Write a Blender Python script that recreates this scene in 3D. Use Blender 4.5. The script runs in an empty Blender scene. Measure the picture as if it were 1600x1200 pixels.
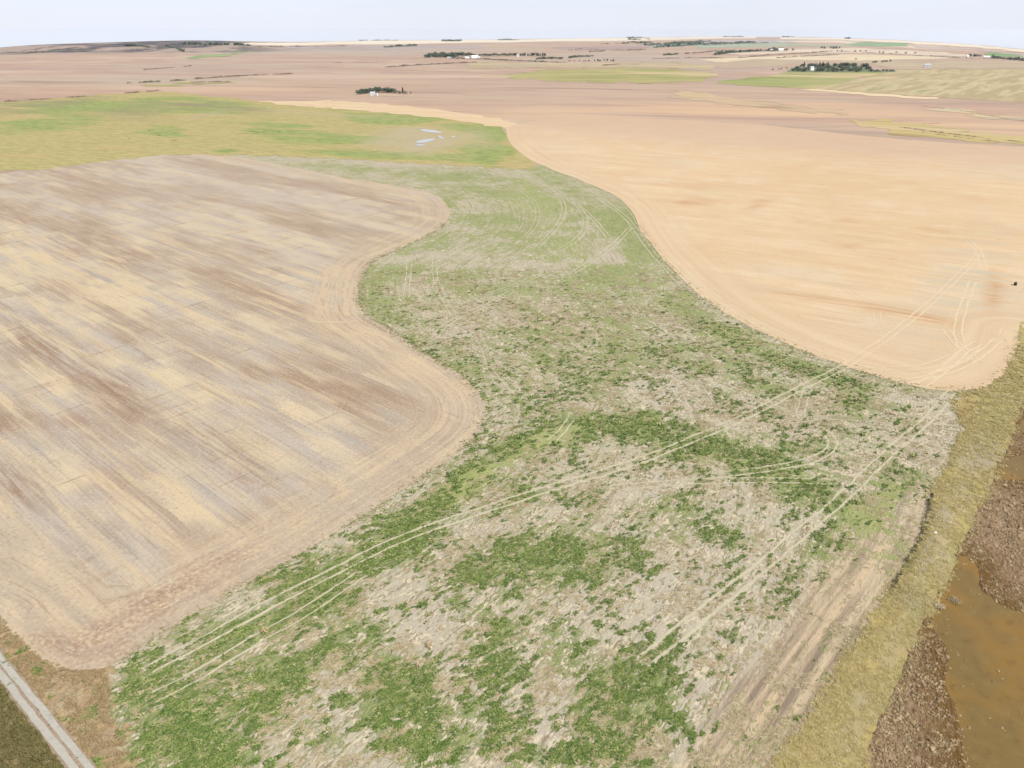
import bpy, bmesh, math, random
import numpy as np
from mathutils import Vector, Matrix, geometry, noise as mnoise
R = math.radians
rng = np.random.default_rng(7)
random.seed(7)
scene = bpy.context.scene
col = scene.collection

# ------------------------------------------------------------------ camera, sky, sun, exposure
EYE = 100.0
FOC = 1142.0                      # focal length in photograph pixels (1600 wide)
VINF = 46.0                       # row of the level line of sight
PITCH = math.atan((600 - VINF) / FOC)
cd = bpy.data.cameras.new('camera'); cam = bpy.data.objects.new('camera', cd); col.objects.link(cam)
cam.location = (0, 0, EYE); cam.rotation_euler = (math.pi / 2 - PITCH, 0, 0)
cd.sensor_width = 36; cd.lens = 36 * FOC / 1600; cd.clip_start = 1; cd.clip_end = 60000
scene.camera = cam

SUN_EL, SUN_AZ = R(46), R(112)    # azimuth clockwise from the view direction: right, a little behind
sd = bpy.data.lights.new('sun', 'SUN'); sun = bpy.data.objects.new('sun', sd); col.objects.link(sun)
sd.energy = 3.9; sd.angle = R(2.0); sd.color = (1.0, .94, .85)
sv = Vector((math.sin(SUN_AZ) * math.cos(SUN_EL), math.cos(SUN_AZ) * math.cos(SUN_EL), math.sin(SUN_EL)))
sun.rotation_euler = sv.to_track_quat('Z', 'Y').to_euler(); sun.location = (0, 0, 300)

world = bpy.data.worlds.new('World'); scene.world = world; world.use_nodes = True
wn = world.node_tree.nodes; wl = world.node_tree.links
bg = wn['Background']; sky = wn.new('ShaderNodeTexSky'); sky.sky_type = 'NISHITA'
sky.sun_disc = False; sky.sun_elevation = SUN_EL; sky.sun_rotation = SUN_AZ
sky.altitude = 600; sky.air_density = 1.0; sky.dust_density = 0.8; sky.ozone_density = 1.6
# seen from this height the horizon dips below the level: the sky goes on down to it
geo = wn.new('ShaderNodeTexCoord'); sx = wn.new('ShaderNodeSeparateXYZ'); mx = wn.new('ShaderNodeMath'); mx.operation = 'MAXIMUM'; mx.inputs[1].default_value = .012; cx_ = wn.new('ShaderNodeCombineXYZ')
wl.new(geo.outputs['Generated'], sx.inputs[0]); wl.new(sx.outputs[2], mx.inputs[0]); wl.new(sx.outputs[0], cx_.inputs[0]); wl.new(sx.outputs[1], cx_.inputs[1]); wl.new(mx.outputs[0], cx_.inputs[2]); wl.new(cx_.outputs[0], sky.inputs[0])
# a thin even veil of high cloud over the whole sky
veil = wn.new('ShaderNodeMix'); veil.data_type = 'RGBA'; veil.inputs[7].default_value = (7.2, 7.6, 8.8, 1)
vn = wn.new('ShaderNodeTexNoise'); vn.inputs['Scale'].default_value = 3.0; vn.inputs['Detail'].default_value = 5; vm = wn.new('ShaderNodeMapping'); vm.inputs['Scale'].default_value = (1, 1, 5)
vr = wn.new('ShaderNodeMapRange'); vr.inputs[1].default_value = .3; vr.inputs[2].default_value = .7; vr.inputs[3].default_value = .74; vr.inputs[4].default_value = .9
wl.new(cx_.outputs[0], vm.inputs[0]); wl.new(vm.outputs[0], vn.inputs['Vector']); wl.new(vn.outputs[0], vr.inputs[0]); wl.new(vr.outputs[0], veil.inputs[0])
wl.new(sky.outputs[0], veil.inputs[6]); wl.new(veil.outputs[2], bg.inputs[0]); bg.inputs[1].default_value = 0.06

vs = scene.view_settings
vs.view_transform = 'Standard'; vs.look = 'None'; vs.gamma = 1.0; vs.use_curve_mapping = False
vs.exposure = 1.0
scene.cycles.max_bounces = 6; scene.cycles.volume_bounces = 0; scene.cycles.diffuse_bounces = 2

HAZE_DENSITY = 1.6e-5
ALB = 0.42                        # albedo that stands for a fully bright photograph tone

# ------------------------------------------------------------------ survey helpers
cp, sp = math.cos(PITCH), math.sin(PITCH)
def ray(u, v):
    a, b = u - 800.0, 600.0 - v
    return np.array([a, FOC * cp + b * sp, -FOC * sp + b * cp])

HZ = np.array([(-900, 110), (-400, 95), (0, 80), (60, 76), (100, 74), (200, 71), (300, 68), (450, 65.5), (600, 62.5), (800, 61), (1000, 58.5),
               (1100, 57), (1250, 57.5), (1400, 62), (1500, 67.5), (1600, 75), (2000, 95), (2500, 110)], float)
def _far():
    th, rr = [], []
    for u, v in HZ:
        d = ray(u, v); t = EYE / -d[2]
        th.append(math.atan2(d[0], d[1])); rr.append(t * math.hypot(d[0], d[1]))
    return np.array(th), np.array(rr)
FTH, FR = _far()
def rhor(x, y):
    return np.interp(np.arctan2(x, y), FTH, FR)

def vnoise(x, y, seed=0):
    """smooth value noise on arrays, -1..1"""
    x = np.asarray(x, float); y = np.asarray(y, float)
    xi = np.floor(x).astype(np.int64); yi = np.floor(y).astype(np.int64)
    fx = x - xi; fy = y - yi
    fx = fx * fx * fx * (fx * (fx * 6 - 15) + 10); fy = fy * fy * fy * (fy * (fy * 6 - 15) + 10)
    def h(a, b):
        n = (a * 374761393 + b * 668265263 + seed * 974711) & 0x7fffffff
        n = ((n ^ (n >> 13)) * 1274126177) & 0x7fffffff
        return ((n ^ (n >> 16)) & 0xffff) / 32767.5 - 1
    return ((h(xi, yi) * (1 - fx) + h(xi + 1, yi) * fx) * (1 - fy) + (h(xi, yi + 1) * (1 - fx) + h(xi + 1, yi + 1) * fx) * fy)
def fbm(x, y, seed=0, octv=4):
    s = 0; a = 1; t = 0
    for k in range(octv):
        s = s + a * vnoise(np.asarray(x) * 2 ** k + 17.3 * k, np.asarray(y) * 2 ** k - 9.1 * k, seed + k); t += a; a *= .5
    return s / t
def sstep(a, b, x):
    t = np.clip((np.asarray(x, float) - a) / (b - a), 0, 1); return t * t * (3 - 2 * t)

HILL_A0, HILL_A1 = math.atan2(*ray(-300, 80)[:2]), math.atan2(*ray(500, 80)[:2])
def H(x, y):
    x = np.asarray(x, float); y = np.asarray(y, float)
    r = np.hypot(x, y); a = np.arctan2(x, y)
    z = sstep(1100, 3200, r) * 3.2 * fbm(x / 900, y / 700, 3, 3) + sstep(2500, 7000, r) * 5 * fbm(x / 2200, y / 1300, 11, 3)
    # eroded plateau on the left
    m = sstep(HILL_A0, HILL_A0 + .12, a) * (1 - sstep(HILL_A1 - .16, HILL_A1, a))
    front = 4150 + 420 * fbm(x / 800, y / 800, 21, 3)
    rise = sstep(0, 1100, r - front)
    gully = np.abs(fbm(x / 420, y / 600, 31, 4))
    z = z + m * (26 * rise - 26 * rise * (1 - rise) * 4 * np.clip(.34 - gully, 0, 1) * 1.6)
    rh = rhor(x, y)
    s = EYE / rh * 1.5
    z = z - s * 350 * np.logaddexp(0, (r - rh) / 350)
    return z * sstep(900, 1500, r)

def at(u, v, lift=0.0):
    """the ground point seen at photograph pixel (u, v)"""
    d = ray(u, v); d = d / math.hypot(d[0], d[1])
    th = math.atan2(d[0], d[1]); rh = float(np.interp(th, FTH, FR))
    if d[2] < -0.002:
        t = EYE / -d[2]
    else:
        t = rh * 1.1
    if t > 900:
        ts = np.linspace(800, rh * 1.12, 3000)
        zz = EYE + d[2] * ts - H(d[0] * ts, d[1] * ts)
        k = np.nonzero(zz < 0)[0]
        t = ts[k[0]] if len(k) else min(t, rh * 1.06)
    x, y = d[0] * t, d[1] * t
    return np.array([x, y, float(H(x, y)) + lift])
def at2(u, v): return at(u, v)[:2]
def poly_at(pts): return np.array([at2(u, v) for u, v in pts])

def inside(P, poly):
    x, y = P[:, 0], P[:, 1]; c = np.zeros(len(P), bool)
    n = len(poly)
    for i in range(n):
        x1, y1 = poly[i]; x2, y2 = poly[(i + 1) % n]
        if y1 == y2: continue
        m = ((y1 > y) != (y2 > y)) & (x < (x2 - x1) * (y - y1) / (y2 - y1) + x1)
        c ^= m
    return c
def line_dist(P, L, closed=False):
    d = np.full(len(P), 1e9)
    n = len(L)
    for i in range(n if closed else n - 1):
        a = L[i]; b = L[(i + 1) % n]; ab = b - a; q = float(ab @ ab)
        if q < 1e-9: continue
        t = np.clip(((P - a) @ ab) / q, 0, 1)
        e = P - a - t[:, None] * ab
        d = np.minimum(d, np.hypot(e[:, 0], e[:, 1]))
    return d
def smooth_line(L, n=1, closed=False):
    """Chaikin corner cutting"""
    L = np.asarray(L, float)
    for _ in range(n):
        A = L if closed else L[:-1]
        B = np.roll(L, -1, 0) if closed else L[1:]
        Q = np.empty((2 * len(A), 2)); Q[0::2] = .75 * A + .25 * B; Q[1::2] = .25 * A + .75 * B
        L = Q if closed else np.vstack([L[:1], Q, L[-1:]])
    return L
def resample(L, step, closed=False, rel=0.0):
    L = np.asarray(L, float); out = []
    n = len(L)
    for i in range(n if closed else n - 1):
        a, b = L[i], L[(i + 1) % n]
        s = max(step, rel * math.hypot(*a)); k = max(1, int(math.hypot(*(b - a)) / s))
        for j in range(k): out.append(a + (b - a) * j / k)
    if not closed: out.append(L[-1])
    return np.array(out)
class Blobs:
    """soft patches on the ground, each an ellipse given by where its centre and axes fall"""
    def __init__(s, rows):
        s.b = []
        for cx, cy, rx, ry, rot, k in rows:
            c, q = math.cos(R(rot)), math.sin(R(rot))
            C = at2(cx, cy); A = at2(cx + rx * c, cy + rx * q) - C; B = at2(cx - ry * q, cy + ry * c) - C
            A2 = C - at2(cx - rx * c, cy - rx * q); B2 = C - at2(cx + ry * q, cy - ry * c)
            M = np.array([(A + A2) / 2, (B + B2) / 2]).T
            s.b.append((C, np.linalg.inv(M), k))
    def __call__(s, P):
        v = np.zeros(len(P))
        for C, Mi, k in s.b:
            q = (P - C) @ Mi.T; d = np.hypot(q[:, 0], q[:, 1]); near_ = d < 2.2
            if not near_.any(): continue
            q = q[near_]; dd = d[near_] + .45 * fbm(q[:, 0] * 1.6 + C[0] * .37, q[:, 1] * 1.6 + C[1] * .11, 77, 3)
            v[near_] = np.maximum(v[near_], k * (1 - sstep(.15, 1.35, dd)))
        return v

# ------------------------------------------------------------------ object helpers
def tag(o, label=None, cat=None, group=None, kind=None):
    if label: o['label'] = label
    if cat: o['category'] = cat
    if group: o['group'] = group
    if kind: o['kind'] = kind
    return o
def link(name, me, mat=None, parent=None):
    o = bpy.data.objects.new(name, me); col.objects.link(o)
    if mat is not None and me is not None:
        me.materials.clear(); me.materials.append(mat)
    if parent is not None: o.parent = parent
    return o
def mesh(name, V, F, smooth=False):
    me = bpy.data.meshes.new(name); me.from_pydata([tuple(v) for v in V], [], [tuple(f) for f in F]); me.update()
    if smooth: me.polygons.foreach_set('use_smooth', [True] * len(me.polygons))
    return me
def attr(me, name, vals):
    a = me.attributes.new(name, 'FLOAT', 'POINT'); a.data.foreach_set('value', np.asarray(vals, np.float32))

# ------------------------------------------------------------------ node helpers
def lin(c): return c / 12.92 if c <= .04045 else ((c + .055) / 1.055) ** 2.4
def S(r, g, b, k=1.0):
    """base colour of a surface that photographs as this tone in the open"""
    return (lin(r / 255) * ALB * k, lin(g / 255) * ALB * k, lin(b / 255) * ALB * k, 1)
class NT:
    def __init__(s, name, rough=.95, spec=.15):
        s.m = bpy.data.materials.new(name); s.m.use_nodes = True
        s.t = s.m.node_tree; s.n = s.t.nodes; s.l = s.t.links
        s.bsdf = s.n['Principled BSDF']; s.bsdf.inputs['Roughness'].default_value = rough
        s.bsdf.inputs['Specular IOR Level'].default_value = spec
        s.tc = s.n.new('ShaderNodeTexCoord').outputs['Object']
    def put(s, sock, v):
        if isinstance(v, bpy.types.NodeSocket): s.l.new(v, sock)
        elif isinstance(v, tuple) and sock.type == 'VECTOR': sock.default_value = v[:3]
        else: sock.default_value = v
    def math(s, op, a, b=0.0, c=0.0, clamp=False):
        n = s.n.new('ShaderNodeMath'); n.operation = op; n.use_clamp = clamp
        s.put(n.inputs[0], a); s.put(n.inputs[1], b)
        if op in ('MULTIPLY_ADD',): s.put(n.inputs[2], c)
        return n.outputs[0]
    def add(s, *a):
        r = a[0]
        for x in a[1:]: r = s.math('ADD', r, x)
        return r
    def mul(s, a, b): return s.math('MULTIPLY', a, b)
    def coords(s, ang=0.0, sx=1.0, sy=1.0):
        """ground coordinates turned so x runs along heading `ang` (left of ahead), scaled per axis"""
        n = s.n.new('ShaderNodeVectorRotate'); n.rotation_type = 'Z_AXIS'
        s.l.new(s.tc, n.inputs['Vector']); n.inputs['Angle'].default_value = -(math.pi / 2 + ang)
        m = s.n.new('ShaderNodeMapping'); s.l.new(n.outputs[0], m.inputs['Vector']); m.inputs['Scale'].default_value = (sx, sy, 1)
        return m.outputs[0]
    def noise(s, vec=None, scale=1.0, detail=4.0, rough=.55, dist=0.0):
        n = s.n.new('ShaderNodeTexNoise'); s.l.new(vec if vec is not None else s.tc, n.inputs['Vector'])
        n.inputs['Scale'].default_value = scale; n.inputs['Detail'].default_value = detail
        n.inputs['Roughness'].default_value = rough; n.inputs['Distortion'].default_value = dist
        return n.outputs[0]
    def attr(s, name):
        n = s.n.new('ShaderNodeAttribute'); n.attribute_name = name; return n.outputs['Fac']
    def step(s, x, a, b):
        n = s.n.new('ShaderNodeMapRange'); n.interpolation_type = 'SMOOTHSTEP'; s.put(n.inputs['Value'], x)
        n.inputs['From Min'].default_value = a; n.inputs['From Max'].default_value = b
        return n.outputs[0]
    def mix(s, f, a, b):
        n = s.n.new('ShaderNodeMix'); n.data_type = 'RGBA'; n.clamp_factor = True
        s.put(n.inputs[0], f); s.put(n.inputs[6], a); s.put(n.inputs[7], b)
        return n.outputs[2]
    def vec(s, x, y, z=0.0):
        n = s.n.new('ShaderNodeCombineXYZ')
        for i, q in enumerate((x, y, z)): s.put(n.inputs[i], q)
        return n.outputs[0]
    def sep(s, v):
        n = s.n.new('ShaderNodeSeparateXYZ'); s.l.new(v, n.inputs[0]); return n.outputs
    def rand(s): return s.n.new('ShaderNodeObjectInfo').outputs['Random']
    def out(s, colour, height=None, dist=.2, strength=1.0):
        s.put(s.bsdf.inputs['Base Color'], colour)
        if height is not None:
            b = s.n.new('ShaderNodeBump'); b.inputs['Strength'].default_value = strength; b.inputs['Distance'].default_value = dist
            s.l.new(height, b.inputs['Height']); s.l.new(b.outputs[0], s.bsdf.inputs['Normal'])
        return s.m
def flat_mat(name, c, rough=.8, var=.12, scale=.6):
    t = NT(name, rough)
    n = t.noise(scale=scale, detail=3)
    d = tuple(x * (1 - var) for x in c[:3]) + (1,); e = tuple(min(1, x * (1 + var)) for x in c[:3]) + (1,)
    return t.out(t.mix(n, d, e))

# ------------------------------------------------------------------ ground sheet
AZ = np.concatenate([np.linspace(-math.pi, R(-50), 40, endpoint=False), np.linspace(R(-50), R(50), 520, endpoint=False), np.linspace(R(50), math.pi, 40, endpoint=False)])
QR = np.concatenate([np.linspace(0.002, .2, 60, endpoint=False), np.linspace(.2, 1.2, 420)])      # share of the way to the horizon
def radial(q):      # q 0..1.2 -> fraction of horizon distance, denser far away
    return q
RH = np.interp(AZ, FTH, FR)
LR = np.exp(np.linspace(math.log(20), math.log(1.0), 1))
NR = 460
frac = np.exp(np.linspace(math.log(.004), math.log(1.28), NR))
rr = RH[:, None] * frac[None, :]
GX = np.sin(AZ)[:, None] * rr; GY = np.cos(AZ)[:, None] * rr
GZ = H(GX, GY)
na = len(AZ)
V = np.stack([GX.ravel(), GY.ravel(), GZ.ravel()], 1)
i0 = (np.arange(na)[:, None] * NR + np.arange(NR - 1)[None, :]); i1 = (((np.arange(na) + 1) % na)[:, None] * NR + np.arange(NR - 1)[None, :])
Fq = np.stack([i0, i1, i1 + 1, i0 + 1], -1).reshape(-1, 4)[:, ::-1]
gm = bpy.data.meshes.new('ground')
Vc = np.vstack([V, [[0, 0, 0]]]); c_id = len(V)
tri = [(c_id, ((k + 1) % na) * NR, k * NR) for k in range(na)]
nl = len(Fq) * 4 + len(tri) * 3
gm.vertices.add(len(Vc)); gm.vertices.foreach_set('co', Vc.astype(np.float32).ravel())
gm.loops.add(nl); gm.loops.foreach_set('vertex_index', np.concatenate([Fq.ravel(), np.array(tri)[:, ::-1].ravel()]).astype(np.int32))
gm.polygons.add(len(Fq) + len(tri))
ls = np.concatenate([np.arange(len(Fq)) * 4, len(Fq) * 4 + np.arange(len(tri)) * 3]).astype(np.int32)
gm.polygons.foreach_set('loop_start', ls)
gm.update(calc_edges=True); gm.validate()
gm.polygons.foreach_set('use_smooth', [True] * len(gm.polygons))
GP = Vc[:, :2]
Gr = np.hypot(GP[:, 0], GP[:, 1]); Ga = np.arctan2(GP[:, 0], GP[:, 1])
hm = sstep(HILL_A0, HILL_A0 + .1, Ga) * (1 - sstep(HILL_A1 - .12, HILL_A1, Ga)) * sstep(4000, 4500, Gr)
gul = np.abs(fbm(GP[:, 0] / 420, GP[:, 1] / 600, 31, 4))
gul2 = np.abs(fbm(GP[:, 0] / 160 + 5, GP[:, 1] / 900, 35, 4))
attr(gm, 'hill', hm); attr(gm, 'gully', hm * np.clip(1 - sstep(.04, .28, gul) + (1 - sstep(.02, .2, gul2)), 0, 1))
attr(gm, 'warm', Blobs([(1150, 172, 420, 16, 1, 1), (900, 178, 200, 14, 2, .9), (1480, 190, 250, 22, 5, .9), (560, 168, 200, 9, 2, .9), (300, 140, 300, 8, 0, .5)])(GP))
attr(gm, 'grey', Blobs([(500, 78, 300, 7, 0, .8), (960, 90, 140, 10, 0, .7), (330, 108, 200, 9, 0, .35), (1120, 104, 90, 9, 0, .7), (1150, 125, 70, 8, 0, .5), (900, 178, 160, 9, 3, .5)])(GP))

t = NT('fallow_ground')
n1 = t.noise(t.coords(R(75), 1 / 420, 1 / 70), 1, 5, .6); n2 = t.noise(t.coords(R(68), 1 / 90, 1 / 14), 1, 5, .65); n3 = t.noise(scale=1 / 700, detail=3)
c = t.mix(t.step(n1, .35, .65), S(196, 168, 146), S(210, 185, 160))
c = t.mix(t.mul(t.step(n2, .56, .68), .6), c, S(172, 144, 128))
n5 = t.noise(t.coords(R(84), 1 / 1100, 1 / 150), 1, 4, .62); c = t.mix(t.mul(t.step(n5, .56, .64), .55), c, S(176, 150, 138)); c = t.mix(t.mul(t.step(n5, .45, .38), .6), c, S(226, 202, 176))
n7 = t.noise(t.coords(R(86), 1 / 2400, 1 / 330), 1, 3, .6); c = t.mix(t.mul(t.step(n7, .5, .58), .65), c, S(196, 162, 142)); c = t.mix(t.mul(t.step(n7, .45, .39), .5), c, S(204, 188, 164))
n6 = t.noise(t.coords(R(76), 1 / 700, 1 / 75), 1, 3, .6); c = t.mix(t.mul(t.step(n6, .60, .66), .6), c, S(150, 128, 116))
n4 = t.noise(t.coords(R(80), 1 / 260, 1 / 22), 1, 3, .6); c = t.mix(t.mul(t.step(n4, .63, .70), .6), c, S(150, 126, 112)); c = t.mix(t.mul(t.step(n4, .37, .31), .6), c, S(232, 206, 176))
c = t.mix(t.mul(t.step(n2, .44, .3), .5), c, S(226, 200, 174))
c = t.mix(t.mul(t.step(n3, .5, .65), .4), c, S(196, 178, 160))
c = t.mix(t.attr('grey'), c, t.mix(t.step(n1, .4, .62), S(186, 172, 160), S(205, 190, 172)))
c = t.mix(t.mul(t.attr('warm'), t.step(n1, .25, .6)), c, S(228, 194, 158))
c = t.mix(t.attr('hill'), c, t.mix(t.step(n2, .4, .6), S(170, 150, 138), S(200, 178, 160)))
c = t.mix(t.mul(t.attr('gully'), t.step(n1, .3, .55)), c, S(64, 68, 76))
t.out(c, n2, .4, .5)
ground = link('ground', gm, t.m); tag(ground, 'brown and mauve fallow prairie running to the horizon', kind='structure')

def sheet(name, poly, mat, lift, spacing=6.0, rel=0.02, jitter=0.25, fields=None, label=None, zfun=None, lift_rel=0.0, edge_step=1.5, edge_rel=.008, kind='structure'):
    """one ground sheet: a polygon on the ground filled with a fine triangulation draped on the terrain"""
    B = resample(np.asarray(poly, float), edge_step, True, edge_rel)
    if jitter:
        r = np.hypot(B[:, 0], B[:, 1]); j = jitter * np.maximum(1, r / 200)
        B = B + np.stack([vnoise(B[:, 0] / (2.2 * j / jitter), B[:, 1] / (2.2 * j / jitter), 5), vnoise(B[:, 0] / (2.2 * j / jitter), B[:, 1] / (2.2 * j / jitter), 9)], 1) * j[:, None]
    lo, hi = B.min(0), B.max(0)
    # interior points: rings that widen with distance
    pts = []
    rmax = np.hypot(np.abs(B[:, 0]).max(), hi[1]); rmin = max(15, np.hypot(B[:, 0], B[:, 1]).min() * .9)
    if inside(np.zeros((1, 2)), B)[0]: rmin = 15
    azs = np.arctan2(B[:, 0], B[:, 1]); a0, a1 = azs.min(), azs.max()
    r = rmin; k = 0
    while r < rmax:
        s = max(spacing, rel * r); da = s / r
        aa = np.arange(a0, a1 + da, da) + (k % 2) * da / 2
        pts.append(np.stack([np.sin(aa) * r, np.cos(aa) * r], 1)); r += s * .87; k += 1
    P = np.vstack(pts); P = P + rng.normal(0, .06, P.shape) * spacing
    P = P[inside(P, B)]
    if len(P):
        d = line_dist(P, B, True); P = P[d > .45 * np.maximum(edge_step, edge_rel * np.hypot(P[:, 0], P[:, 1]))]
    A = [Vector((float(a), float(b))) for a, b in np.vstack([B, P])]
    vo, _, fo, *_ = geometry.delaunay_2d_cdt(A, [], [list(range(len(B)))], 1, 1e-4)
    Q = np.array([(v.x, v.y) for v in vo])
    z = H(Q[:, 0], Q[:, 1]) + lift + lift_rel * np.hypot(Q[:, 0], Q[:, 1])
    if zfun is not None: z = z + zfun(Q)
    F = []
    for f in fo:
        a, b, c_ = (Q[i] for i in f[:3])
        if (b[0] - a[0]) * (c_[1] - a[1]) - (b[1] - a[1]) * (c_[0] - a[0]) < 0: f = f[::-1]
        F.append(f)
    me = mesh(name, np.column_stack([Q, z]), F, True)
    for k_, fn in (fields or {}).items(): attr(me, k_, fn(Q))
    o = link(name, me, mat); tag(o, label, kind=kind)
    return o

# ------------------------------------------------------------------ outlines (traced as pixels, laid on the ground)
E_LEFT = [(310, 237), (345, 241), (380, 247), (430, 256), (480, 266), (560, 282), (630, 291), (668, 299), (692, 312), (704, 331), (697, 349), (672, 367), (622, 389),
          (588, 404), (571, 420), (563, 442), (560, 468), (566, 488), (582, 501), (610, 515), (642, 536), (680, 562), (715, 582), (742, 604), (758, 630), (760, 652),
          (750, 676), (726, 700), (680, 733), (620, 772), (560, 810), (500, 848), (440, 882), (380, 914), (320, 948), (262, 983), (220, 1010), (188, 1032)]
P_LEFT = [(-700, 400), (-60, 285), (0, 272), (120, 253), (230, 240)] + E_LEFT + [(150, 1050), (105, 1050), (60, 1030), (25, 995), (0, 966), (-300, 800), (-900, 700)]
LEFT = smooth_line(poly_at(P_LEFT), 2, True)
E_RIGHT = [(793, 194), (789, 206), (797, 226), (822, 248), (860, 264), (905, 281), (945, 297), (973, 314), (990, 335), (1002, 361), (1022, 391), (1052, 422), (1086, 456),
           (1132, 490), (1202, 526), (1270, 555), (1332, 576), (1400, 597), (1458, 610), (1500, 612), (1540, 606), (1570, 590), (1588, 560), (1600, 520)]
P_RIGHT = E_RIGHT + [(1640, 470), (1900, 330), (2400, 290), (2300, 262), (1900, 250), (1600, 231), (1450, 221), (1330, 211), (1200, 196), (1050, 187), (900, 184)]
RIGHT = smooth_line(poly_at(P_RIGHT), 2, True)
LEFT_EDGE = smooth_line(poly_at(E_LEFT), 2); RIGHT_EDGE = smooth_line(poly_at(E_RIGHT), 2)
P_VERGE = [(1600, 505), (1592, 545), (1574, 588), (1545, 606), (1508, 614), (1486, 628), (1508, 668), (1490, 710), (1462, 752), (1450, 790), (1440, 830), (1402, 900), (1368, 955), (1328, 1020),
           (1288, 1082), (1248, 1150), (1200, 1225), (1130, 1330), (1330, 1330), (1352, 1180), (1402, 1070), (1442, 978), (1482, 898), (1502, 850), (1542, 780), (1578, 695), (1602, 620), (1680, 520), (1750, 440)]
VERGE = poly_at(P_VERGE)
P_CROP = [(330, 236), (400, 229), (470, 229), (560, 240), (640, 249), (720, 254), (800, 258), (850, 258), (1000, 300), (1040, 395), (1200, 515), (1500, 600), (1560, 612), (1480, 800), (1400, 930), (1180, 1340),
          (200, 1340), (-20, 1080), (-60, 940), (250, 900), (620, 700), (720, 640), (600, 540), (520, 480), (560, 390), (660, 330), (620, 300), (480, 275)]
CROP = poly_at(P_CROP)
P_PAST = [(-500, 260), (0, 275), (230, 243), (330, 242), (480, 245), (640, 255), (800, 264), (850, 264), (800, 232), (790, 206), (760, 194), (700, 184), (640, 178), (540, 169), (440, 161), (330, 150), (240, 142), (120, 151), (0, 160), (-500, 185)]
PAST = smooth_line(poly_at(P_PAST), 1, True)

A_LEFT = math.atan(1470 / 1269)       # heading of the seeding passes in the left field (left of ahead)
A_RIGHT = math.atan(2270 / 1269)

# --- pasture
t = NT('pasture_grass')
n1 = t.noise(t.coords(R(75), 1 / 120, 1 / 30), 1, 5, .6); n2 = t.noise(t.coords(R(70), 1 / 14, 1 / 6), 1, 5, .65); n3 = t.noise(scale=1 / 2.0, detail=3)
g = t.mix(t.step(n2, .38, .62), S(142, 160, 88), S(178, 186, 112)); y_ = t.mix(t.step(n2, .38, .62), S(182, 170, 108), S(206, 192, 132))
c = t.mix(t.step(t.add(t.attr('green'), .12, t.mul(t.math('SUBTRACT', n1, .5), 1.6), t.mul(t.math('SUBTRACT', n2, .5), .6)), .25, .65), y_, g)
c = t.mix(t.mul(t.attr('dull'), t.step(n1, .35, .6)), c, S(160, 148, 118))
c = t.mix(t.mul(t.attr('mud'), .9), c, t.mix(n2, S(184, 172, 142), S(212, 198, 158)))
c = t.mix(t.mul(t.step(n2, .58, .68), .6), c, S(138, 132, 84)); c = t.mix(t.mul(t.step(n1, .46, .36), .45), c, S(206, 180, 130))
t.out(c, t.add(n2, n3), .5, .6)
sheet('pasture', PAST, t.m, .03, 8, .015, 1.6, {
    'green': Blobs([(600, 184, 90, 10, 3, 1), (510, 215, 110, 9, 3, .9), (410, 205, 40, 8, 0, .9), (250, 205, 60, 10, 0, .7), (750, 240, 40, 18, 20, .95), (770, 205, 50, 12, 8, 1), (740, 199, 60, 8, 4, .9), (775, 228, 34, 22, 20, .9), (710, 246, 90, 8, 2, .7), (560, 240, 90, 8, 3, .6), (90, 190, 130, 18, -4, .45), (300, 165, 110, 14, 4, .8), (350, 237, 25, 6, 0, .6), (120, 165, 120, 12, 0, .8), (450, 205, 60, 18, 10, .6)]),
    'dull': Blobs([(290, 163, 90, 9, 2, .9), (370, 170, 60, 6, 4, .8), (60, 163, 120, 10, -6, .9), (200, 178, 80, 12, 0, .6)]),
    'mud': Blobs([(665, 216, 100, 22, 2, 1.1), (640, 212, 60, 14, 0, 1), (330, 178, 40, 5, -10, .5), (600, 222, 40, 12, 0, .9), (500, 178, 120, 5, 4, .4)])}, lift_rel=1e-4, label='yellow green rough pasture beyond the brown field')

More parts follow.
